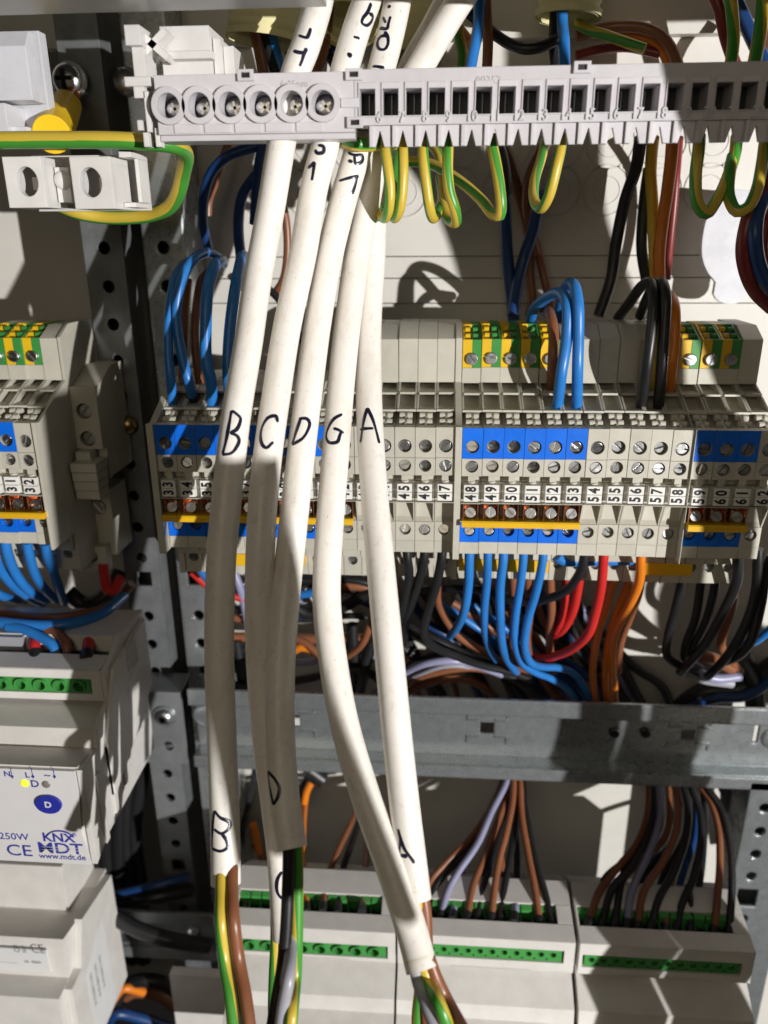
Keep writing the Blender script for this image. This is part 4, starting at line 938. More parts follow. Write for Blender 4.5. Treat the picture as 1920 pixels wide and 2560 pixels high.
CORES = {  # pixel paths of the bare cores below each cut: (material, [(px, py, width px)])
 'B': [('pe_half', [(556, 2150, 25), (554, 2225, 25.5), (553, 2300, 26), (562, 2400, 26), (577, 2500, 26.5), (590, 2620, 27)]), ('brown', [(580, 2150, 24), (580, 2225, 24.5), (584, 2300, 25), (597, 2400, 25), (615, 2500, 25.5), (630, 2620, 26)]), ('black', [(568, 2150, 22), (569, 2230, 22), (574, 2330, 22), (590, 2440, 22), (606, 2540, 22), (618, 2620, 22)])],
 'C': [('pe_half', [(690, 2280, 24), (690, 2350, 24), (686, 2440, 24), (684, 2530, 24), (690, 2620, 24)]), ('grey_wire', [(712, 2280, 24), (716, 2360, 24), (708, 2450, 24), (694, 2530, 24), (680, 2620, 24)]), ('brown', [(705, 2280, 22), (704, 2370, 22), (702, 2460, 22), (702, 2620, 22)])],
 'D': [('black', [(722, 2080, 27), (722, 2140, 27), (720, 2220, 27), (715, 2330, 27), (706, 2420, 27), (692, 2500, 27), (672, 2620, 27)]), ('grey_wire', [(726, 2080, 25), (727, 2150, 25), (725, 2250, 25), (727, 2340, 25), (722, 2440, 26), (708, 2520, 26), (696, 2620, 26)]), ('pe_half', [(742, 2080, 24), (743, 2150, 24), (743, 2250, 24), (742, 2350, 24), (738, 2450, 24), (730, 2530, 25), (722, 2620, 25)])],
 'G': [('grey_wire', [(1034, 2395, 28), (1046, 2455, 28), (1066, 2510, 28.5), (1098, 2590, 29)]), ('pe_half', [(1052, 2395, 29), (1070, 2450, 29), (1098, 2510, 30), (1128, 2590, 30)]), ('brown', [(1072, 2395, 26), (1088, 2440, 26), (1114, 2495, 26), (1160, 2580, 27)])],
 'A': [('pe_half', [(1038, 2200, 25), (1046, 2270, 25), (1055, 2330, 24), (1056, 2400, 24), (1050, 2480, 24), (1044, 2540, 24), (1046, 2620, 24)]), ('brown', [(1048, 2200, 22), (1062, 2270, 22), (1066, 2340, 22), (1068, 2420, 22), (1064, 2500, 22), (1070, 2620, 22)])],
}
for k in 'CBDAG':
    pts = [UW(x, y, w, D_) for x, y, w in CABLES[k]]
    lim = (lambda y: {'A': 9, 'G': 2, 'D': -5, 'C': -10, 'B': -15}[k] + max(0, (300-y)/300)*14)
    pts = [p if p[1] < lim(y) else U(x, y, lim(y)) for p, (x, y, w) in zip(pts, CABLES[k])]
    # smooth the distances so the cable does not wobble in depth
    dep = np.array([(p-CAM)@FWD for p in pts]); 
    for _ in range(3): dep[1:-1] = .25*dep[:-2]+.5*dep[1:-1]+.25*dep[2:]
    pts = [CAM+ray(x, y)*d for (x, y, w), d in zip(CABLES[k], dep)]
    ax = spline(pts, .7)
    t = thing('white_cable', CABLAB[k], 'cable', tuple(ax[-1]), 'white cables hanging in front of the terminals')
    r = D_/2
    mb = MB().tube(ax, r, 36, cap=False)
    n0 = len(ax); T = ax[-1]-ax[-2]; T /= np.linalg.norm(T)
    part('sheath', mb, 'cable', t)
    part('sheath_end', MB().tube([ax[-1]-T*2.5, ax[-1]-T*.3, ax[-1]], [r-.02, r-.02, r-.3], 36), 'cable_cut', t)
    for fn, st in INK[k]:
        L = spline([np.array([*fn(p), 0]) for p in st], 2.5)
        H = [h for h in (hit(ax, r, q[0], q[1]) for q in L) if h is not None]
        if len(H) < 3: continue
        mb = MB(); ribbon(mb, H, .44, .09); part('pen_stroke', mb, 'ink', t)
    for mt, path in CORES[k]:
        d0 = dep[-1]
        C_ = [CAM+ray(x, y)*(d0 + (1.0 if mt == 'black' and k == 'B' else 2.4 if k == 'D' and mt != 'black' else 0) + (F*2.6/w-F*2.6/path[0][2])) for x, y, w in path]
        part('core', MB().tube(spline(C_, 1.0), 1.42, 16, twist=.35, u0=.36 if k == 'D' else .12), mt, t)

# ================================================================== single wires
COLN = {'blue': 'blue', 'navy': 'dark blue', 'black': 'black', 'brown': 'brown', 'lavender': 'lilac grey', 'orange': 'orange', 'red': 'red', 'darkred': 'dark red', 'yellow_wire': 'yellow', 'pe': 'green-yellow', 'pe_half': 'green-yellow', 'grey_wire': 'grey'}
def wire(mt, label, pts, r=1.38, group=None, twist=.3, u0=.1, ferrule=None, sleeve='black'):
    P_ = [U(*p) for p in pts]
    ax = spline(P_, 1.1)
    nm = {'pe': 'earth', 'pe_half': 'earth', 'navy': 'blue', 'yellow_wire': 'yellow', 'grey_wire': 'grey', 'darkred': 'red', 'lavender': 'lilac'}.get(mt, mt)+'_wire'
    base = tuple(ax[-1])
    o = link(nm, MB().tube(ax, r, 12, twist, u0).mesh(nm, mt, base), None, base); tag(o, label, 'wire', group)
    if ferrule:                                   # insulated sleeve at the last point
        e = ax[-1]; d = ax[-1]-ax[-3]; d = d/np.linalg.norm(d)
        c = link('ferrule', MB().tube([e-d*.6, e+d*.2, e+d*ferrule], [r+.15, r+.35, r+.3], 14).mesh('ferrule', sleeve, base), o)
    return o
def dep(pts, y0=56, y1=-.3):
    ya, yb = pts[0][1], pts[-1][1]
    return [(x, y, y0+(y1-y0)*((y-ya)/(yb-ya))**.85) for x, y in pts]
A_ = 'earth wires looping under the earth bar'
wire('pe', 'green-yellow loop under slot 6 touching cable G', [(963,340,-6),(964,375,-8),(970,420,-9),(975,470,-9),(973,520,-8),(962,545,-4),(948,530,2),(940,480,10),(935,420,20)], 1.35, A_, .5, .05)
wire('pe', 'green-yellow loop under slot 7', [(1008,340,-6),(1007,375,-8),(1008,420,-9),(1005,480,-9),(998,525,-8),(986,545,-4),(978,520,2),(984,460,10),(992,400,18),(1000,350,24)], 1.35, A_, .4, .1)
wire('pe', 'green-yellow loop under slot 8 curling back behind its neighbour', [(1057,340,-6),(1057,375,-8),(1061,420,-9),(1067,470,-9),(1074,520,-8),(1082,545,-4),(1096,528,4),(1106,500,12),(1100,440,22)], 1.35, A_, .4, .0)
wire('pe', 'green-yellow loop under slot 9 hanging lowest of all', [(1120,340,-6),(1120,375,-8),(1119,430,-9),(1124,480,-9),(1138,525,-8),(1140,556,-4),(1122,548,1),(1111,510,6),(1107,450,12),(1098,390,18),(1070,350,24)], 1.35, A_, .5, .3)
wire('pe', 'green-yellow wire slanting behind the loops then rising to slot 11', [(930,395,22),(1000,402,20),(1070,408,16),(1115,430,10),(1161,461,4),(1207,504,-2),(1232,535,-6),(1250,538,-8),(1253,515,-9),(1248,461,-9),(1238,400,-8),(1231,365,-7),(1230,340,-6)], 1.4, A_, .5, .12)
wire('pe', 'green-yellow narrow loop under slot 14', [(1405,340,-6),(1402,370,-8),(1392,415,-9),(1372,490,-8),(1354,520,-5),(1337,505,0),(1336,455,8),(1352,400,16),(1365,350,22)], 1.35, A_, .4, .05)
wire('pe_half', 'green-yellow wide loop over the milky tongue', [(1749,340,-4),(1746,380,-6),(1739,440,-7),(1744,510,-7),(1766,534,-6),(1792,500,-4),(1818,445,0),(1838,380,4),(1842,340,6)], 1.5, A_, .6, .0)
wire('pe_half', 'green-yellow wide loop at the far end of the earth bar', [(1832,390,4),(1824,430,0),(1822,490,-3),(1842,528,-5),(1868,520,-5),(1890,480,-3),(1905,410,2),(1914,340,6)], 1.5, A_, .5, .2)
wire('pe_half', 'short thick green-yellow wire clamped beneath the last screw', [(838,332,0),(850,343,-3),(868,354,-8),(890,360,-10),(920,361,-8),(955,358,-2),(1000,356,8)], 1.75, None, .1, .30)
wire('pe_half', 'thick green-yellow wire bending round the white clamp holder', [(-60,352,-12),(60,350,-12),(160,350,-12),(260,350,-12),(350,354,-11),(430,362,-8),(464,385,0),(458,430,6),(446,480,10),(424,517,14),(380,536,17),(320,543,18),(250,541,18),(190,530,16),(140,510,16)], 2.05, None, .04, .20)

B1 = 'blue wires looping into terminals 33 to 36'
wire('blue', 'blue wire into terminal 33', [(470,655,40),(452,672,26),(437,700,18),(424,780,14),(421,880,11),(428,960,10),(430,1015,14)], 1.45, B1)
wire('blue', 'blue wire arching highest into terminal 34', [(560,660,60),(540,640,44),(513,632,30),(480,652,20),(452,710,15),(441,790,13),(455,890,11),(472,955,10),(480,990,15)], 1.5, B1, ferrule=5)
wire('blue', 'blue wire into terminal 35 with blunt bend', [(556,650,60),(546,655,36),(534,672,20),(521,715,15),(515,800,12),(516,900,10),(527,950,10),(530,1015,14)], 1.75, B1)
wire('blue', 'blue wire partly covered by cable B', [(612,640,60),(604,645,36),(594,690,22),(585,740,16),(574,830,13),(570,940,11),(580,1015,14)], 1.75, B1)
wire('brown', 'brown wire among the blue loops above terminal 34', [(520,680,50),(502,706,34),(493,754,28),(487,830,24),(491,900,22),(500,960,20)], 1.4)
wire('brown', 'dark brown wire in shade behind the blue loops', [(470,700,40),(462,800,32),(458,900,28),(456,960,26)], 1.4)
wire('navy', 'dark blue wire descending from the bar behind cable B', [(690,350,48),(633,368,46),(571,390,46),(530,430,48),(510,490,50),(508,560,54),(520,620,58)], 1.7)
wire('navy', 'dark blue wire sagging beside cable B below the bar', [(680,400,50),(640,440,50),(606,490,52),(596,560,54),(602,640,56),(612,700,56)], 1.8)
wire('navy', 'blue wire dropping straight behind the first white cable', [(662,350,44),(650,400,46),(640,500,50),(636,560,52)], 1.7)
wire('brown', 'brown wire bowed between cables B and C', [(705,500,58),(716,560,58),(718,640,58),(708,700,58),(690,730,60)], 1.4)
wire('black', 'black wire crossing behind cables B and C', [(640,700,58),(690,740,56),(730,800,54),(760,860,50)], 1.4)
wire('brown', 'brown wire near the post beneath the thick earth wire', [(580,340,60),(560,390,60),(540,450,60),(522,500,60),(520,540,60)], 1.4)

wire('blue', 'blue loop into terminal 53, taller of the pair', [(1395,800,40),(1404,745,32),(1420,712,22),(1436,716,14),(1445,760,10),(1446,830,9),(1444,920,8),(1442,1024,14)], 1.65, 'tall blue loops into terminals 52 and 53')
wire('blue', 'blue loop into terminal 52 bending over a brown wire', [(1326,805,42),(1334,775,34),(1362,747,26),(1398,733,18),(1417,760,12),(1417,840,10),(1404,930,8),(1393,1022,14)], 1.65, 'tall blue loops into terminals 52 and 53')
wire('brown', 'brown wire entering the upper funnel of terminal 52', [(1360,775,36),(1374,784,26),(1384,830,20),(1382,900,17),(1378,980,24)], 1.6)
wire('black', 'black loop into terminal 56', [(1545,795,46),(1575,755,36),(1605,715,26),(1627,710,16),(1634,745,11),(1632,800,9),(1618,910,8),(1602,1022,14)], 1.6, 'black loops into terminals 56 and 57')
wire('black', 'black loop into terminal 57', [(1600,790,46),(1618,745,36),(1640,710,24),(1658,712,14),(1664,745,10),(1662,800,9),(1654,920,8),(1646,1022,14)], 1.6, 'black loops into terminals 56 and 57')
wire('yellow_wire', 'yellow wire hidden between the two black loops', [(1640,745,40),(1650,760,26),(1650,800,20),(1640,900,17),(1637,985,24)], 1.5)
wire('orange', 'orange wire curving into terminal 58', [(1660,742,40),(1675,742,28),(1686,775,20),(1685,850,17),(1678,920,16),(1674,985,24)], 1.75)
wire('yellow_wire', 'straight yellow wire from the bar to the black loops', [(1633,345,40),(1628,400,44),(1627,440,46),(1631,500,46),(1634,600,46),(1639,705,44),(1640,745,40)], 1.8)
wire('orange', 'orange wire running beside the yellow one', [(1682,345,34),(1678,400,36),(1668,480,40),(1656,560,42),(1648,640,42),(1650,745,42)], 1.9)
wire('darkred', 'dark red wire pressed along the orange one', [(1698,345,50),(1692,420,56),(1686,500,58),(1676,600,58),(1666,700,56)], 1.3)
wire('black', 'black wire slanting alone across the back wall', [(1602,345,40),(1590,420,46),(1563,500,52),(1540,610,54),(1527,700,54),(1497,790,52)], 1.9)
wire('black', 'black wire just beside the yellow one', [(1622,420,56),(1611,500,56),(1604,620,54),(1616,700,50)], 1.8)
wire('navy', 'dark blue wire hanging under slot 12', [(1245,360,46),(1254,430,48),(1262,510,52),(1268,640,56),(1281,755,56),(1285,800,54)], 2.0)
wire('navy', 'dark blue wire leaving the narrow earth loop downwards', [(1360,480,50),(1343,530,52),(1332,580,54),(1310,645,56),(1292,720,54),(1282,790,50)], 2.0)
wire('brown', 'dark brown wire crossing behind the earth loops', [(1240,350,54),(1262,375,56),(1282,430,58),(1300,500,60),(1320,570,60),(1338,640,60)], 2.0)
wire('brown', 'brown wire leaning towards the first brown wire', [(1370,345,52),(1350,385,54),(1326,440,56),(1318,500,58),(1325,580,60)], 1.9)
wire('brown', 'light brown wire fanning out above the blue loops', [(1318,560,62),(1328,620,62),(1324,670,62),(1330,745,60),(1322,790,58)], 1.5)
wire('brown', 'light brown wire reaching towards the yellow-green clips', [(1330,570,62),(1345,625,62),(1360,690,62),(1372,740,60),(1380,785,56)], 1.5)
wire('black', 'black wire behind the bar beneath slot 11', [(1243,350,30),(1256,385,34),(1266,440,40),(1268,480,46)], 1.5)
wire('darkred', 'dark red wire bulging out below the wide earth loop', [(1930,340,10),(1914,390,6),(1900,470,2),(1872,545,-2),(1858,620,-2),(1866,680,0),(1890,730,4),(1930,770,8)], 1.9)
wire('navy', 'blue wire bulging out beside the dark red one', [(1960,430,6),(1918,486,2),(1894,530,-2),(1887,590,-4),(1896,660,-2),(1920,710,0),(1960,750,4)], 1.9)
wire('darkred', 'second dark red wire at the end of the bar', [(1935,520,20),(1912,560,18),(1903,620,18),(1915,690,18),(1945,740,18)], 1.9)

# above the bar
wire('brown', 'brown wire leaving the first conduit', [(622,-40,44),(630,50,42),(644,110,38),(660,190,30)], 1.60)
wire('blue', 'blue wire leaving the first conduit', [(672,-40,44),(676,50,44),(686,110,44),(706,190,44)], 1.44)
wire('black', 'black wire between brown and blue in the conduit', [(650,-40,46),(655,50,46),(668,120,44),(690,190,42)], 1.44)
wire('darkred', 'dark red wire deep inside the first conduit', [(700,-40,52),(706,60,52),(722,130,52),(735,190,52)], 1.44)
wire('brown', 'brown wire glimpsed behind cable B above the bar', [(822,20,60),(816,80,58),(808,130,56),(790,180,54)], 1.67)
wire('black', 'black wire glimpsed behind cables B and C above the bar', [(770,60,66),(800,110,64),(830,150,62),(850,190,60)], 1.67)
wire('navy', 'dark blue wire behind cable C above the bar', [(840,20,66),(838,100,66),(842,190,64)], 1.67)
wire('blue', 'bright blue wire descending behind slot 10', [(1203,-50,30),(1198,15,30),(1194,80,28),(1184,130,26),(1174,185,24)], 1.52)
wire('brown', 'brown wire descending behind slot 11', [(1214,-40,34),(1217,45,34),(1220,100,32),(1217,185,30)], 1.44)
wire('pe_half', 'green-yellow wire descending beside the bright blue one', [(1130,-30,44),(1140,40,42),(1150,100,40),(1156,140,38),(1150,190,36)], 1.44)
wire('black', 'glossy black wire arching towards the second conduit', [(1170,30,40),(1207,62,38),(1240,88,36),(1270,108,34),(1310,122,32),(1350,118,32),(1390,100,34)], 1.52)
wire('grey_wire', 'pale grey wire lying along the glossy black one', [(1180,30,46),(1210,60,42),(1245,92,38),(1280,115,35),(1325,124,34)], 1.2)
wire('orange', 'orange wire end between the earth wire and cable G', [(1135,60,60),(1158,88,58),(1175,110,56)], 1.8)
wire('blue', 'blue wire coming out of the second conduit', [(1405,-20,40),(1406,60,38),(1410,100,34),(1412,185,30)], 1.60)
wire('black', 'black wire coming out of the second conduit', [(1390,0,44),(1386,70,42),(1384,120,40),(1392,185,38)], 1.60)
wire('pe_half', 'green-yellow wire lying across behind slots 15 and 16', [(1440,58,50),(1470,74,48),(1510,86,46),(1560,104,44),(1612,122,42)], 1.44)
wire('brown', 'brown wire curving down behind slot 17', [(1440,90,54),(1525,68,54),(1600,68,52),(1650,88,50),(1680,125,48),(1704,190,44)], 1.60)
wire('darkred', 'dark red wire low behind slots 14 to 16', [(1440,140,56),(1500,124,56),(1570,118,56),(1650,135,54)], 1.44)
wire('orange', 'dull orange wire following the brown curve', [(1540,80,58),(1610,92,56),(1655,120,54),(1680,185,50)], 1.8)
wire('darkred', 'dark red wire crossing down behind slot 20', [(1770,-40,40),(1796,16,40),(1814,94,38),(1846,185,34)], 1.67)
wire('pe_half', 'green-yellow wire behind slot 20', [(1824,-40,30),(1829,16,30),(1834,94,28),(1824,185,24)], 1.67)
wire('navy', 'blue wire crossing between two earth wires', [(1820,-40,46),(1846,16,44),(1880,94,42),(1915,165,40)], 1.98)
wire('pe_half', 'green-yellow wire at the end of the slots', [(1912,-40,28),(1908,10,28),(1898,94,26),(1880,185,22)], 1.82)
wire('brown', 'brown wire end beyond the last slots', [(1935,40,50),(1917,90,48),(1915,130,46)], 1.52)

# under the terminals
B2 = 'blue wires dropping from terminals 48 to 52'
wire('blue', 'blue wire dropping from terminal 48 and stopping short', [(1174,1372,7),(1173,1400,7),(1171,1461,9),(1160,1530,14),(1140,1572,24),(1125,1590,36)], 1.5, B2)
wire('blue', 'blue wire dropping from terminal 49', [(1220,1372,7),(1219,1400,7),(1218,1446,9),(1211,1523,14),(1213,1584,22),(1223,1622,32),(1240,1650,42)], 1.35, B2)
wire('blue', 'blue wire dropping from terminal 50', [(1259,1372,7),(1258,1400,7),(1251,1461,9),(1251,1553,13),(1256,1615,20),(1268,1650,30),(1290,1680,42)], 1.45, B2)
wire('blue', 'blue wire dropping from terminal 51 and sweeping along the rail', [(1309,1372,7),(1308,1400,7),(1301,1461,9),(1289,1538,13),(1287,1600,18),(1303,1655,24),(1336,1680,32),(1380,1698,40),(1425,1728,46),(1460,1780,50)], 1.35, B2)
wire('blue', 'blue wire dropping from terminal 52 with a sharp knee', [(1358,1372,7),(1357,1400,7),(1341,1477,9),(1319,1553,13),(1312,1615,17),(1325,1655,22),(1355,1667,30),(1398,1670,38),(1440,1690,46),(1480,1760,50)], 1.4, B2)
B3 = 'black wires dropping from terminals 45 to 47'
wire('black', 'black wire dropping from terminal 45', [(1017,1372,7),(1019,1400,7),(1023,1431,9),(1014,1492,14),(1000,1545,22),(985,1600,36)], 1.45, B3)
wire('black', 'black wire dropping from terminal 46', [(1062,1372,7),(1060,1395,7),(1049,1446,10),(1029,1507,16),(1014,1560,26),(1010,1610,38)], 1.45, B3)
wire('black', 'black wire dropping from terminal 47 and bending along the bundle', [(1106,1372,7),(1104,1395,7),(1091,1461,10),(1067,1538,14),(1061,1584,18),(1084,1615,24),(1146,1643,32),(1207,1664,40),(1275,1680,46),(1330,1700,50)], 1.5, B3)
wire('brown', 'brown wire crossing behind the black wire of terminal 47', [(1103,1440,28),(1094,1495,32),(1106,1532,36),(1146,1590,40),(1207,1627,44),(1263,1658,48),(1320,1690,52)], 1.4)
wire('lavender', 'lilac grey wire arching over the bundle tie', [(935,1735,50),(1014,1680,42),(1069,1658,38),(1131,1652,38),(1192,1664,42),(1254,1686,48)], 1.5)
wire('brown', 'brown wire arching below the lilac grey one', [(950,1760,54),(1017,1707,48),(1084,1683,44),(1177,1670,44),(1240,1680,48)], 1.4)
wire('brown', 'dark brown wire arching lowest above the rail', [(960,1775,56),(1030,1725,52),(1110,1698,48),(1170,1700,50),(1215,1722,52),(1250,1760,54)], 1.6)
wire('grey_wire', 'thin grey wire between lilac and brown arcs', [(980,1725,52),(1040,1690,46),(1100,1668,42),(1150,1664,42),(1200,1675,46)], 1.0)
wire('black', 'thick black wire sloping through the bundle', [(960,1530,50),(1010,1562,46),(1060,1590,44),(1110,1612,44),(1180,1650,46),(1280,1690,50),(1350,1740,54)], 2.4)
wire('black', 'black wire arched above the rail edge', [(1000,1680,58),(1060,1648,56),(1120,1640,56),(1190,1690,56),(1230,1760,56)], 1.6)
wire('brown', 'brown wire curving between cables G and A', [(870,1640,52),(905,1610,48),(925,1560,46),(935,1520,46)], 1.5)
wire('brown', 'brown wire continuing from the orange glow behind cable D', [(720,1590,56),(760,1605,54),(790,1630,52),(830,1670,50)], 1.5)
wire('orange', 'orange wire sliver beside cable D', [(715,1640,58),(752,1618,56),(775,1622,56),(800,1640,56)], 1.8)
wire('lavender', 'lilac wire behind cables B and C', [(585,1430,52),(600,1470,52),(612,1520,54),(622,1570,56)], 1.6)
wire('blue', 'blue wire peeping between cables B and C', [(560,1440,56),(590,1468,56),(625,1478,56),(700,1490,56),(790,1480,54)], 1.8)
wire('red', 'red wire peeping beside cable B', [(480,1430,50),(520,1465,50),(580,1490,52),(650,1500,54),(720,1478,54)], 1.5)
wire('blue', 'blue wire curling from the first rear jumper', [(470,1380,24),(490,1400,28),(495,1415,34),(520,1450,44)], 1.6)
wire('brown', 'brown wire crossing low between cables B and C', [(540,1530,58),(590,1545,58),(640,1552,58)], 1.6)
wire('black', 'black wire hanging behind cable D', [(760,1470,56),(790,1510,56),(850,1520,56),(910,1490,56),(960,1480,56)], 2.2)
wire('black', 'black wire crossing the gap by cable D', [(740,1520,58),(770,1535,58),(820,1530,58)], 2.6)
wire('lavender', 'lilac wire crossing the gap by cable G', [(745,1500,60),(800,1490,60),(860,1505,60)], 1.8)
wire('black', 'black wire slanting down between cables B and C to the rail', [(590,1600,60),(600,1660,60),(612,1740,60)], 2.4)
wire('black', 'black wire falling between cables G and A', [(930,1600,58),(912,1670,58),(895,1750,58)], 2.4)
wire('black', 'black wire behind cable G falling to the rail', [(880,1560,60),(885,1650,60),(880,1750,60)], 2.4)
for k, (mt, a) in enumerate((('blue', 1150), ('brown', 1195), ('blue', 1240), ('navy', 1180), ('brown', 1215), ('black', 1165), ('navy', 1255))):
    wire(mt, '%s wire in the shaded bundle behind the blue wires' % COLN[mt], [(a-70+k*6, 1500+k*7, 50+k), (a-10, 1535+k*7, 50+k), (a+50, 1575+k*8, 50+k), (a+110, 1630+k*8, 52+k), (a+190, 1735+k*4, 55+k)], 1.5, 'wires of the shaded bundle under terminals 47 to 52')
for px, k in ((1283, 0), (1320, 1), (1375, 2)):
    wire('brown', 'brown wire falling from the rear tier behind blue wires', [(px, 1440, 22), (px+2, 1480, 24), (px+4, 1530, 28), (px-2, 1600, 36), (px+10, 1680, 46)], 1.45, 'brown wires from the rear tier')
rw = random.Random(5)
for k in range(26):
    mt = ('black', 'black', 'brown', 'black', 'navy', 'black', 'brown', 'lavender')[k % 8]
    x0 = 940+k*21+rw.uniform(-15, 15); y0 = 1465+rw.uniform(-10, 60); dx = rw.uniform(60, 190)
    wire(mt, '%s wire deep in the tangle behind the terminal row' % COLN[mt], [(x0, y0, 52+k % 9), (x0+dx*.25, y0+70+rw.uniform(-15, 15), 55+k % 9), (x0+dx*.6, y0+140+rw.uniform(-20, 20), 57+k % 8), (x0+dx, 1730+rw.uniform(-20, 20), 58+k % 8), (x0+dx+30, 1800, 60+k % 8)], rw.uniform(1.3, 2.0), 'wires deep in the tangle behind the terminal row')
for k in range(9):
    mt = ('black', 'brown', 'black', 'navy', 'black', 'brown', 'black', 'lavender', 'black')[k]
    y0 = 1440+k*30
    wire(mt, '%s wire crossing in the dark behind the hanging cables' % COLN[mt], [(500, y0+rw.uniform(-30, 40), 58+k % 8), (620, y0+rw.uniform(-20, 40), 57+k % 8), (760, y0+rw.uniform(-30, 30), 58+k % 8), (900, y0+rw.uniform(-30, 30), 57+k % 8), (990, y0+rw.uniform(0, 70), 60+k % 6)], rw.uniform(1.3, 2.2), 'wires crossing in the dark behind the hanging cables')
for k in range(5):  # extra black cables added before the lit wall to darken the gap
    x0 = 235+k*27
    wire('black', 'extra black cable added to darken the gap beside the dimmer', [(x0+20, 1800, 54+k), (x0+5+rw.uniform(-8, 8), 1930, 54+k), (x0+rw.uniform(-8, 8), 2080, 53+k), (x0+10, 2230, 53+k), (x0+18, 2400, 54+k)], 3.4, 'extra black cables darkening the gap beside the dimmer')
for k in range(6):
    x0 = 1490+k*48; 
    wire(('black', 'brown', 'black', 'black', 'navy', 'black')[k], '%s wire behind the arched bundle' % ('brown' if k == 1 else 'dark blue' if k == 4 else 'black'), dep([(1640+k*20, 1890), (1650+k*22, 1990), (1640+k*24, 2090), (x0+20, 2200), (x0, 2290)], 66, 6), 1.3, 'wires behind the arched bundle')
for k in range(4):
    wire(('black', 'brown', 'black', 'black')[k], '%s wire behind the middle fan' % ('brown' if k == 1 else 'black'), dep([(1270+k*9, 1890), (1262+k*14, 2000), (1225+k*34, 2120), (1195+k*48, 2270)], 66, 5), 1.3, 'wires behind the middle fan')
wire('black', 'black wire swinging sideways from terminal 53', [(1462,1372,7),(1460,1395,7),(1447,1436,9),(1415,1477,12),(1375,1495,16),(1330,1506,20),(1270,1498,24),(1207,1477,30),(1115,1470,38),(1040,1478,44)], 1.45)
wire('red', 'red wire dropping from terminal 55 with rounded bend', [(1511,1372,7),(1509,1394,7),(1503,1466,10),(1488,1535,14),(1472,1582,18),(1441,1615,24),(1400,1636,32),(1350,1645,40),(1310,1630,46)], 1.55)
wire('red', 'red wire from the rear tier ending in shadow', [(1450,1440,24),(1444,1480,26),(1432,1530,30),(1406,1575,36),(1375,1592,44)], 1.5)
wire('red', 'short red wire glowing beside the swinging black one', [(1416,1445,26),(1412,1500,28),(1402,1550,32),(1390,1580,38)], 1.4)
wire('navy', 'dark blue wire in the duct under the red bend', [(1400,1640,54),(1440,1670,54),(1490,1715,56),(1530,1790,58)], 1.6)
wire('navy', 'dark blue wire lowest in the duct by the rail', [(1370,1680,56),(1420,1700,56),(1460,1735,57),(1490,1790,58)], 1.7)
wire('black', 'black wire in the duct beneath the dark blue pair', [(1400,1650,58),(1470,1685,58),(1540,1720,58),(1590,1790,58)], 1.5)
O_ = 'orange wires running down behind the rail'
wire('orange', 'orange wire dropping from terminal 57 with a long sway', [(1603,1372,7),(1602,1396,7),(1599,1451,10),(1577,1507,15),(1555,1548,20),(1537,1592,26),(1531,1660,34),(1535,1720,42),(1538,1790,48)], 1.5, O_)
wire('orange', 'orange wire from the rear tier under terminal 55', [(1535,1440,22),(1530,1465,24),(1517,1515,28),(1497,1576,32),(1485,1639,38),(1482,1700,44),(1496,1780,50)], 1.4, O_)
wire('orange', 'orange wire from the rear tier tucked beside its twin', [(1572,1440,24),(1567,1470,28),(1543,1529,32),(1524,1592,36),(1515,1650,40),(1513,1701,46),(1524,1785,50)], 1.4, O_)
wire('brown', 'dark brown wire shadowing the long orange one', [(1606,1440,30),(1596,1490,34),(1575,1545,38),(1552,1610,42),(1546,1680,46)], 1.3)
wire('blue', 'blue wire lying level under terminals 53 to 57', [(1392,1390,12),(1410,1402,13),(1470,1402,14),(1560,1400,15),(1640,1400,16),(1690,1396,18)], 1.75)
F_ = 'black wires bowing into the bundle under terminals 59 to 62'
wire('black', 'black wire with sharp bottom bend under terminal 59', [(1704,1440,22),(1700,1470,23),(1686,1530,26),(1668,1600,30),(1668,1640,33),(1698,1664,36),(1730,1682,40),(1790,1705,46)], 1.5, F_)
wire('black', 'black wire hidden in shade under terminal 60', [(1753,1440,22),(1750,1470,23),(1738,1545,28),(1712,1620,34),(1715,1650,38),(1750,1670,44)], 1.5, F_)
wire('black', 'black wire hidden in shade between terminals 60 and 61', [(1789,1440,22),(1786,1470,23),(1767,1545,28),(1732,1620,34),(1722,1655,38),(1750,1680,44)], 1.5, F_)
wire('black', 'black wire dropping from terminal 61', [(1845,1372,8),(1844,1400,8),(1842,1451,10),(1808,1529,16),(1762,1612,24),(1716,1664,32),(1700,1680,38)], 1.6, F_)
wire('black', 'black wire dropping from terminal 62', [(1896,1372,8),(1895,1400,8),(1889,1482,10),(1864,1560,16),(1824,1632,24),(1786,1676,32),(1770,1690,38)], 1.6, F_)
wire('black', 'black wire bowing beyond terminal 62', [(1930,1390,8),(1915,1430,9),(1901,1513,12),(1876,1604,18),(1845,1640,24),(1810,1655,32)], 1.6, F_)
wire('brown', 'brown wire folded inside the black bundle', [(1835,1490,34),(1826,1530,36),(1808,1580,38),(1803,1615,40),(1825,1650,42),(1850,1680,46)], 1.6)
wire('brown', 'brown wire lying across the foot of the black bundle', [(1730,1630,40),(1760,1640,40),(1790,1650,42),(1830,1672,44)], 2.4)
wire('lavender', 'lilac grey wire lying along the foot of the bundle', [(1700,1660,44),(1740,1680,42),(1790,1696,42),(1850,1690,44)], 1.9)
wire('grey_wire', 'grey wire lowest at the foot of the bundle', [(1712,1680,44),(1760,1698,44),(1830,1708,46)], 1.9)
wire('blue', 'blue wire entering from the side near the bright post', [(1945,1560,30),(1915,1582,32),(1885,1604,36),(1860,1610,44)], 1.6)
wire('navy', 'dark blue wire in the corner above the rail', [(1720,1770,60),(1790,1745,58),(1860,1740,56),(1930,1700,54)], 2.2)
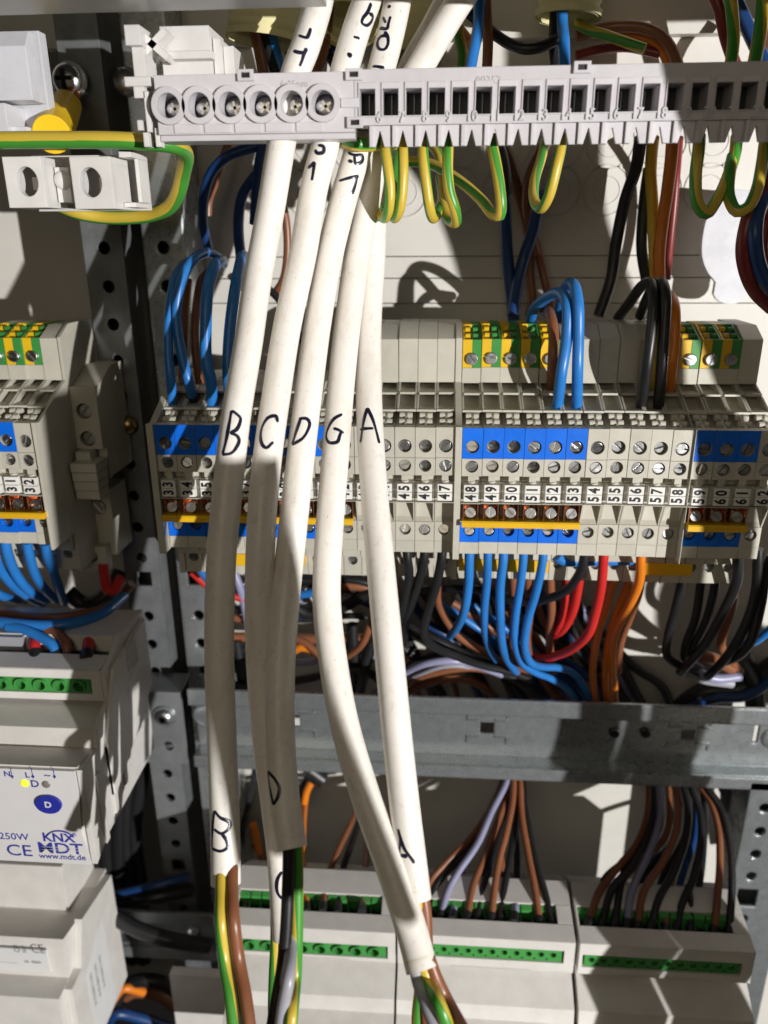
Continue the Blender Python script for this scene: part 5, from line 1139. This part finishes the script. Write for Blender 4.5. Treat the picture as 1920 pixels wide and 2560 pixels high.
wire('black', 'thick black wire in the corner above the rail', [(1690,1780,64),(1760,1730,62),(1850,1720,60),(1940,1660,58)], 4.0)
wire('black', 'thick black wire above the corner one', [(1850,1640,56),(1880,1690,58),(1890,1780,60)], 4.0)

# short row, wires below
B4 = 'blue wires dropping from the short terminal row'
wire('blue', 'blue wire dropping from terminal 32', [(114,1358,6),(117,1380,7),(131,1420,12),(146,1465,22),(160,1505,38)], 1.6, B4)
wire('blue', 'blue wire dropping from terminal 31', [(67,1355,6),(71,1376,7),(86,1431,12),(110,1470,20),(140,1500,36)], 1.6, B4)
wire('blue', 'blue wire dropping from terminal 30', [(13,1350,6),(17,1376,7),(38,1431,12),(74,1478,20),(115,1500,34)], 1.7, B4)
wire('blue', 'blue wire dropping from terminal 29', [(-22,1360,6),(0,1420,12),(32,1462,18),(77,1495,28),(105,1510,40)], 1.7, B4)
wire('blue', 'blue wire emerging beside the others at the picture edge', [(-40,1470,14),(0,1487,20),(34,1498,30),(60,1502,44)], 1.7, B4)
wire('brown', 'brown wire lying level over the dimmer terminals', [(-40,1524,14),(0,1532,14),(77,1543,14),(154,1543,15),(231,1530,22),(280,1510,34)], 1.6)
wire('blue', 'blue wire lying level over the dimmer terminals', [(-40,1553,7),(0,1556,7),(96,1564,7),(174,1559,9),(251,1537,18),(310,1490,34)], 1.9)
wire('blue', 'blue wire entering the dimmer terminals', [(20,1566,6),(54,1571,5),(96,1590,3),(131,1612,1),(142,1632,0)], 1.7, ferrule=3)
wire('brown', 'brown wire entering the dimmer terminals', [(95,1566,8),(122,1572,7),(150,1588,4),(166,1612,1),(170,1634,0)], 1.7, ferrule=3)
wire('red', 'short red wire entering the dimmer terminals', [(78,1570,22),(82,1590,10),(86,1612,1),(88,1630,-1)], 1.8, ferrule=3)
wire('red', 'red wire entering the dimmer near its end wall', [(245,1530,34),(234,1562,20),(222,1604,4),(218,1632,-1)], 1.9, ferrule=3)
wire('red', 'red wire curled under the grey end clamp', [(258,1410,26),(262,1440,26),(270,1475,26),(285,1475,26),(302,1445,26)], 1.8)
wire('brown', 'brown wire behind the red curl', [(330,1460,40),(310,1480,40),(290,1510,40),(280,1560,40)], 1.8)
wire('black', 'black wire tangle under the short row', [(170,1480,46),(210,1510,46),(250,1500,46),(280,1470,48),(300,1430,50)], 3.0)
wire('brown', 'brown wire inside the grey splice clip', [(14,1565,14),(17,1590,10),(18,1612,6)], 1.7)
wire('brown', 'second brown wire inside the grey splice clip', [(38,1565,14),(36,1590,10),(34,1612,6)], 1.7)
a, b = U(-5, 1592, 2), U(60, 1626, 2)
o = link('splice_clip', MB().box(a[0], b[0], 2, 9, b[2], a[2]).mesh('splice_clip', 'grey_wire', (a[0], 5, b[2])), None, (a[0], 5, b[2])); tag(o, 'grey block clip holding two brown wires over the dimmer', 'clip')

# wire fans into the lowest modules
def fan(rows, what, grp):
    for mt, tail, pts in rows: wire(mt, '%s wire %s' % (COLN[mt], tail), pts, 1.33, grp, ferrule=3.2)
G1 = 'wires fanning into the module with small green screws'
fan([('brown', 'outermost in the middle fan, beside cable A', dep([(1262,1890),(1261,1938),(1226,2022),(1177,2094),(1112,2159),(1073,2208),(1056,2285)])),
     ('black', 'second in the middle fan, beside cable A', dep([(1266,1890),(1264,1940),(1232,2025),(1185,2110),(1128,2170),(1085,2222),(1073,2285)], 58)),
     ('lavender', 'with a long straight run in the middle fan', dep([(1270,1890),(1268,1947),(1229,2029),(1193,2110),(1144,2182),(1118,2231),(1104,2282)], 52)),
     ('lavender', 'shortest, rising behind its long twin', dep([(1190,2100),(1172,2130),(1160,2172),(1146,2212),(1133,2282)], 40)),
     ('brown', 'third brown of the middle fan', dep([(1276,1890),(1272,1970),(1250,2040),(1229,2094),(1209,2149),(1183,2214),(1169,2284)], 60)),
     ('black', 'next to the third brown of the fan', dep([(1278,1890),(1272,2003),(1250,2085),(1229,2156),(1206,2224),(1194,2290)], 62)),
     ('brown', 'in the middle of the fan with bright shine', dep([(1284,1890),(1284,1938),(1281,2003),(1265,2084),(1248,2149),(1235,2231),(1229,2286)], 52)),
     ('black', 'half hidden in the middle of the fan', dep([(1290,1890),(1290,1990),(1287,2068),(1271,2166),(1256,2247),(1251,2292)], 60)),
     ('lavender', 'short and bowed beside the fan', dep([(1262,2160),(1274,2188),(1290,2222),(1287,2287)], 24)),
     ('brown', 'leaning outwards in the fan', dep([(1298,1890),(1300,1944),(1304,2035),(1320,2133),(1336,2214),(1348,2295)], 54)),
     ('black', 'last in the middle fan', dep([(1304,1890),(1305,1944),(1317,2035),(1339,2149),(1362,2231),(1378,2298)], 56))], '', G1)
G2 = 'wires entering the module behind cables C and D'
fan([('brown', 'descending beside cable G into large collars', dep([(905,1985),(874,2064),(843,2129),(816,2207),(808,2262)])),
     ('black', 'descending beside cable G into large collars', dep([(915,2000),(886,2091),(859,2168),(846,2266)])),
     ('brown', 'half covered by cable G', dep([(925,2060),(915,2150),(906,2266)])),
     ('orange', 'half covered by cable D near its cut', dep([(764,1990),(758,2060),(756,2140),(761,2207),(766,2262)])),
     ('brown', 'curling out behind cable C', dep([(700,2215),(674,2199),(645,2199),(624,2222),(614,2268)], 12))], '', G2)
wire('orange', 'orange wire in a black tie under the rail', [(815,1890,58),(808,1915,56),(787,1942,52),(768,1975,50),(760,2010,50)], 1.6)
wire('black', 'black wire running with the tied orange one', [(800,1895,60),(785,1930,56),(762,1960,54),(748,1990,54),(735,2040,54)], 2.0)
p = U(788, 1935, 49); o = link('cable_tie', MB().tube([p+np.array((-3, 0, 2.6)), p+np.array((3, 0, -2.6))], [4.0, 4.0], 14).mesh('cable_tie', 'black', p), None, p); tag(o, 'black cable tie around the orange wire under the rail', 'cable tie')
G3 = 'wires arching into the module with striped shadows'
fan([('brown', 'outermost of the arched bundle', dep([(1622,1890),(1623,1960),(1618,2035),(1592,2110),(1548,2165),(1498,2230),(1475,2298)], 60)),
     ('black', 'second of the arched bundle', dep([(1634,1890),(1635,1960),(1630,2050),(1582,2159),(1530,2224),(1507,2302)], 54)),
     ('black', 'half seen between black and lilac', dep([(1626,1890),(1625,1950),(1624,2035),(1600,2110),(1560,2180),(1538,2302)], 62)),
     ('lavender', 'in the arched bundle with bright foot', dep([(1647,1890),(1649,1960),(1651,2016),(1634,2100),(1587,2208),(1573,2253),(1569,2302)], 56)),
     ('brown', 'sweeping through the arched bundle', dep([(1680,1890),(1684,1950),(1694,2009),(1690,2074),(1660,2149),(1609,2230),(1595,2306)], 50)),
     ('black', 'following the sweeping brown wire', dep([(1700,1890),(1704,1950),(1720,2019),(1712,2100),(1683,2182),(1647,2247),(1629,2310)], 52)),
     ('brown', 'rising steeply behind the arched black pair', dep([(1715,1950),(1722,2040),(1708,2110),(1682,2182),(1671,2247),(1664,2316)], 60)),
     ('black', 'bowed farthest in the arched bundle', dep([(1716,1890),(1724,1954),(1751,2035),(1751,2117),(1732,2198),(1704,2263),(1691,2322)], 50)),
     ('black', 'short and upright near the lit green cell', dep([(1720,2215),(1725,2250),(1726,2322)], 14)),
     ('brown', 'glossy and single near the bright post', dep([(1736,1890),(1744,1951),(1777,2003),(1796,2068),(1800,2149),(1795,2230),(1787,2318)], 48)),
     ('black', 'last one before the bright post', dep([(1752,1890),(1763,1957),(1803,2022),(1823,2100),(1830,2198),(1824,2322)], 46)),
     ('navy', 'in shade behind the sweeping brown wire', dep([(1700,2010),(1670,2068),(1640,2130),(1608,2198),(1600,2250)], 66, 30))], '', G3)
wire('black', 'black wire in the dark beside the bright post', [(1790,1900,60),(1810,1960,60),(1840,2040,62),(1850,2140,64)], 3.0)
wire('darkred', 'dark red wire in the dark beside the bright post', [(1800,1900,66),(1812,1980,66),(1806,2060,68)], 2.0)
wire('black', 'black wire hanging on the post by cable B', [(640,1905,60),(632,1960,58),(612,2050,56),(604,2110,58),(590,2160,60)], 1.4)
wire('orange', 'orange wire glimpsed between cables B and C low down', [(632,2060,60),(640,2090,60),(648,2130,60)], 1.8)
wire('brown', 'brown wire glimpsed between cables B and C low down', [(640,2110,62),(655,2140,62),(668,2175,60)], 2.2)
wire('navy', 'dark blue wire glinting in the dark under the dimmer', [(250,2245,40),(330,2225,40),(420,2205,40),(470,2190,44)], 1.6)
wire('black', 'black wire under the blue glint', [(240,2260,44),(320,2255,40),(400,2240,40),(480,2225,46)], 3.0)
wire('black', 'black cable lying before the cross rail', [(240,2262,24),(300,2300,22),(360,2330,20),(440,2352,20),(520,2365,26)], 3.2)
wire('orange', 'orange wire bundle end in the dark by the small module', [(270,2520,30),(290,2490,30),(310,2470,30),(360,2480,34)], 2.0)
wire('black', 'black wire arching in the dark by the small module', [(285,2520,34),(310,2465,34),(360,2450,34),(420,2460,36),(460,2500,40)], 3.0)
wire('brown', 'brown wire in the dark by the small module', [(300,2500,40),(340,2480,40),(400,2490,42),(450,2530,44)], 2.6)
wire('navy', 'dark blue wire at the bottom by the small module', [(270,2560,30),(290,2535,30),(350,2545,34),(420,2570,38)], 2.4)

# cables out of view, inferred from shadows; the curling one is an added blocker
for lab, r, pts in (('white cable hanging clear in front of the end of the earth bar', 4.8, [(127,150),(129.5,98),(150,65),(164,15),(166,-11),(167,-60),(167,-95),(142,-158),(122,-215)]),
        ('white cable hanging just outside its twin beyond the earth bar', 4.8, [(138,150),(140.5,98),(161,65),(171,15),(173.5,-11),(174,-60),(175,-95),(151.5,-158),(132,-215)]),
        ('thick white cable bowing out low in front of the perforated post', 10.3, [(172,150),(174,98),(178,65),(190,39),(200,15),(200,-11),(197,-60),(194.5,-95),(171.5,-158),(155,-215)]),
        ('unseen thick coil added to block light beside the thick bowing cable', 13.0, [(330,-20),(270,-28),(238,-42),(237,-66),(270,-82),(330,-88)])):
    L = spline([np.array((x, -110.0, z)) for x, z in pts], 2.0)
    t = thing('white_cable', lab, 'cable', tuple(L[-1]), 'white cables beyond the earth bar'); part('sheath', MB().tube(L, r, 28), 'cable', t)
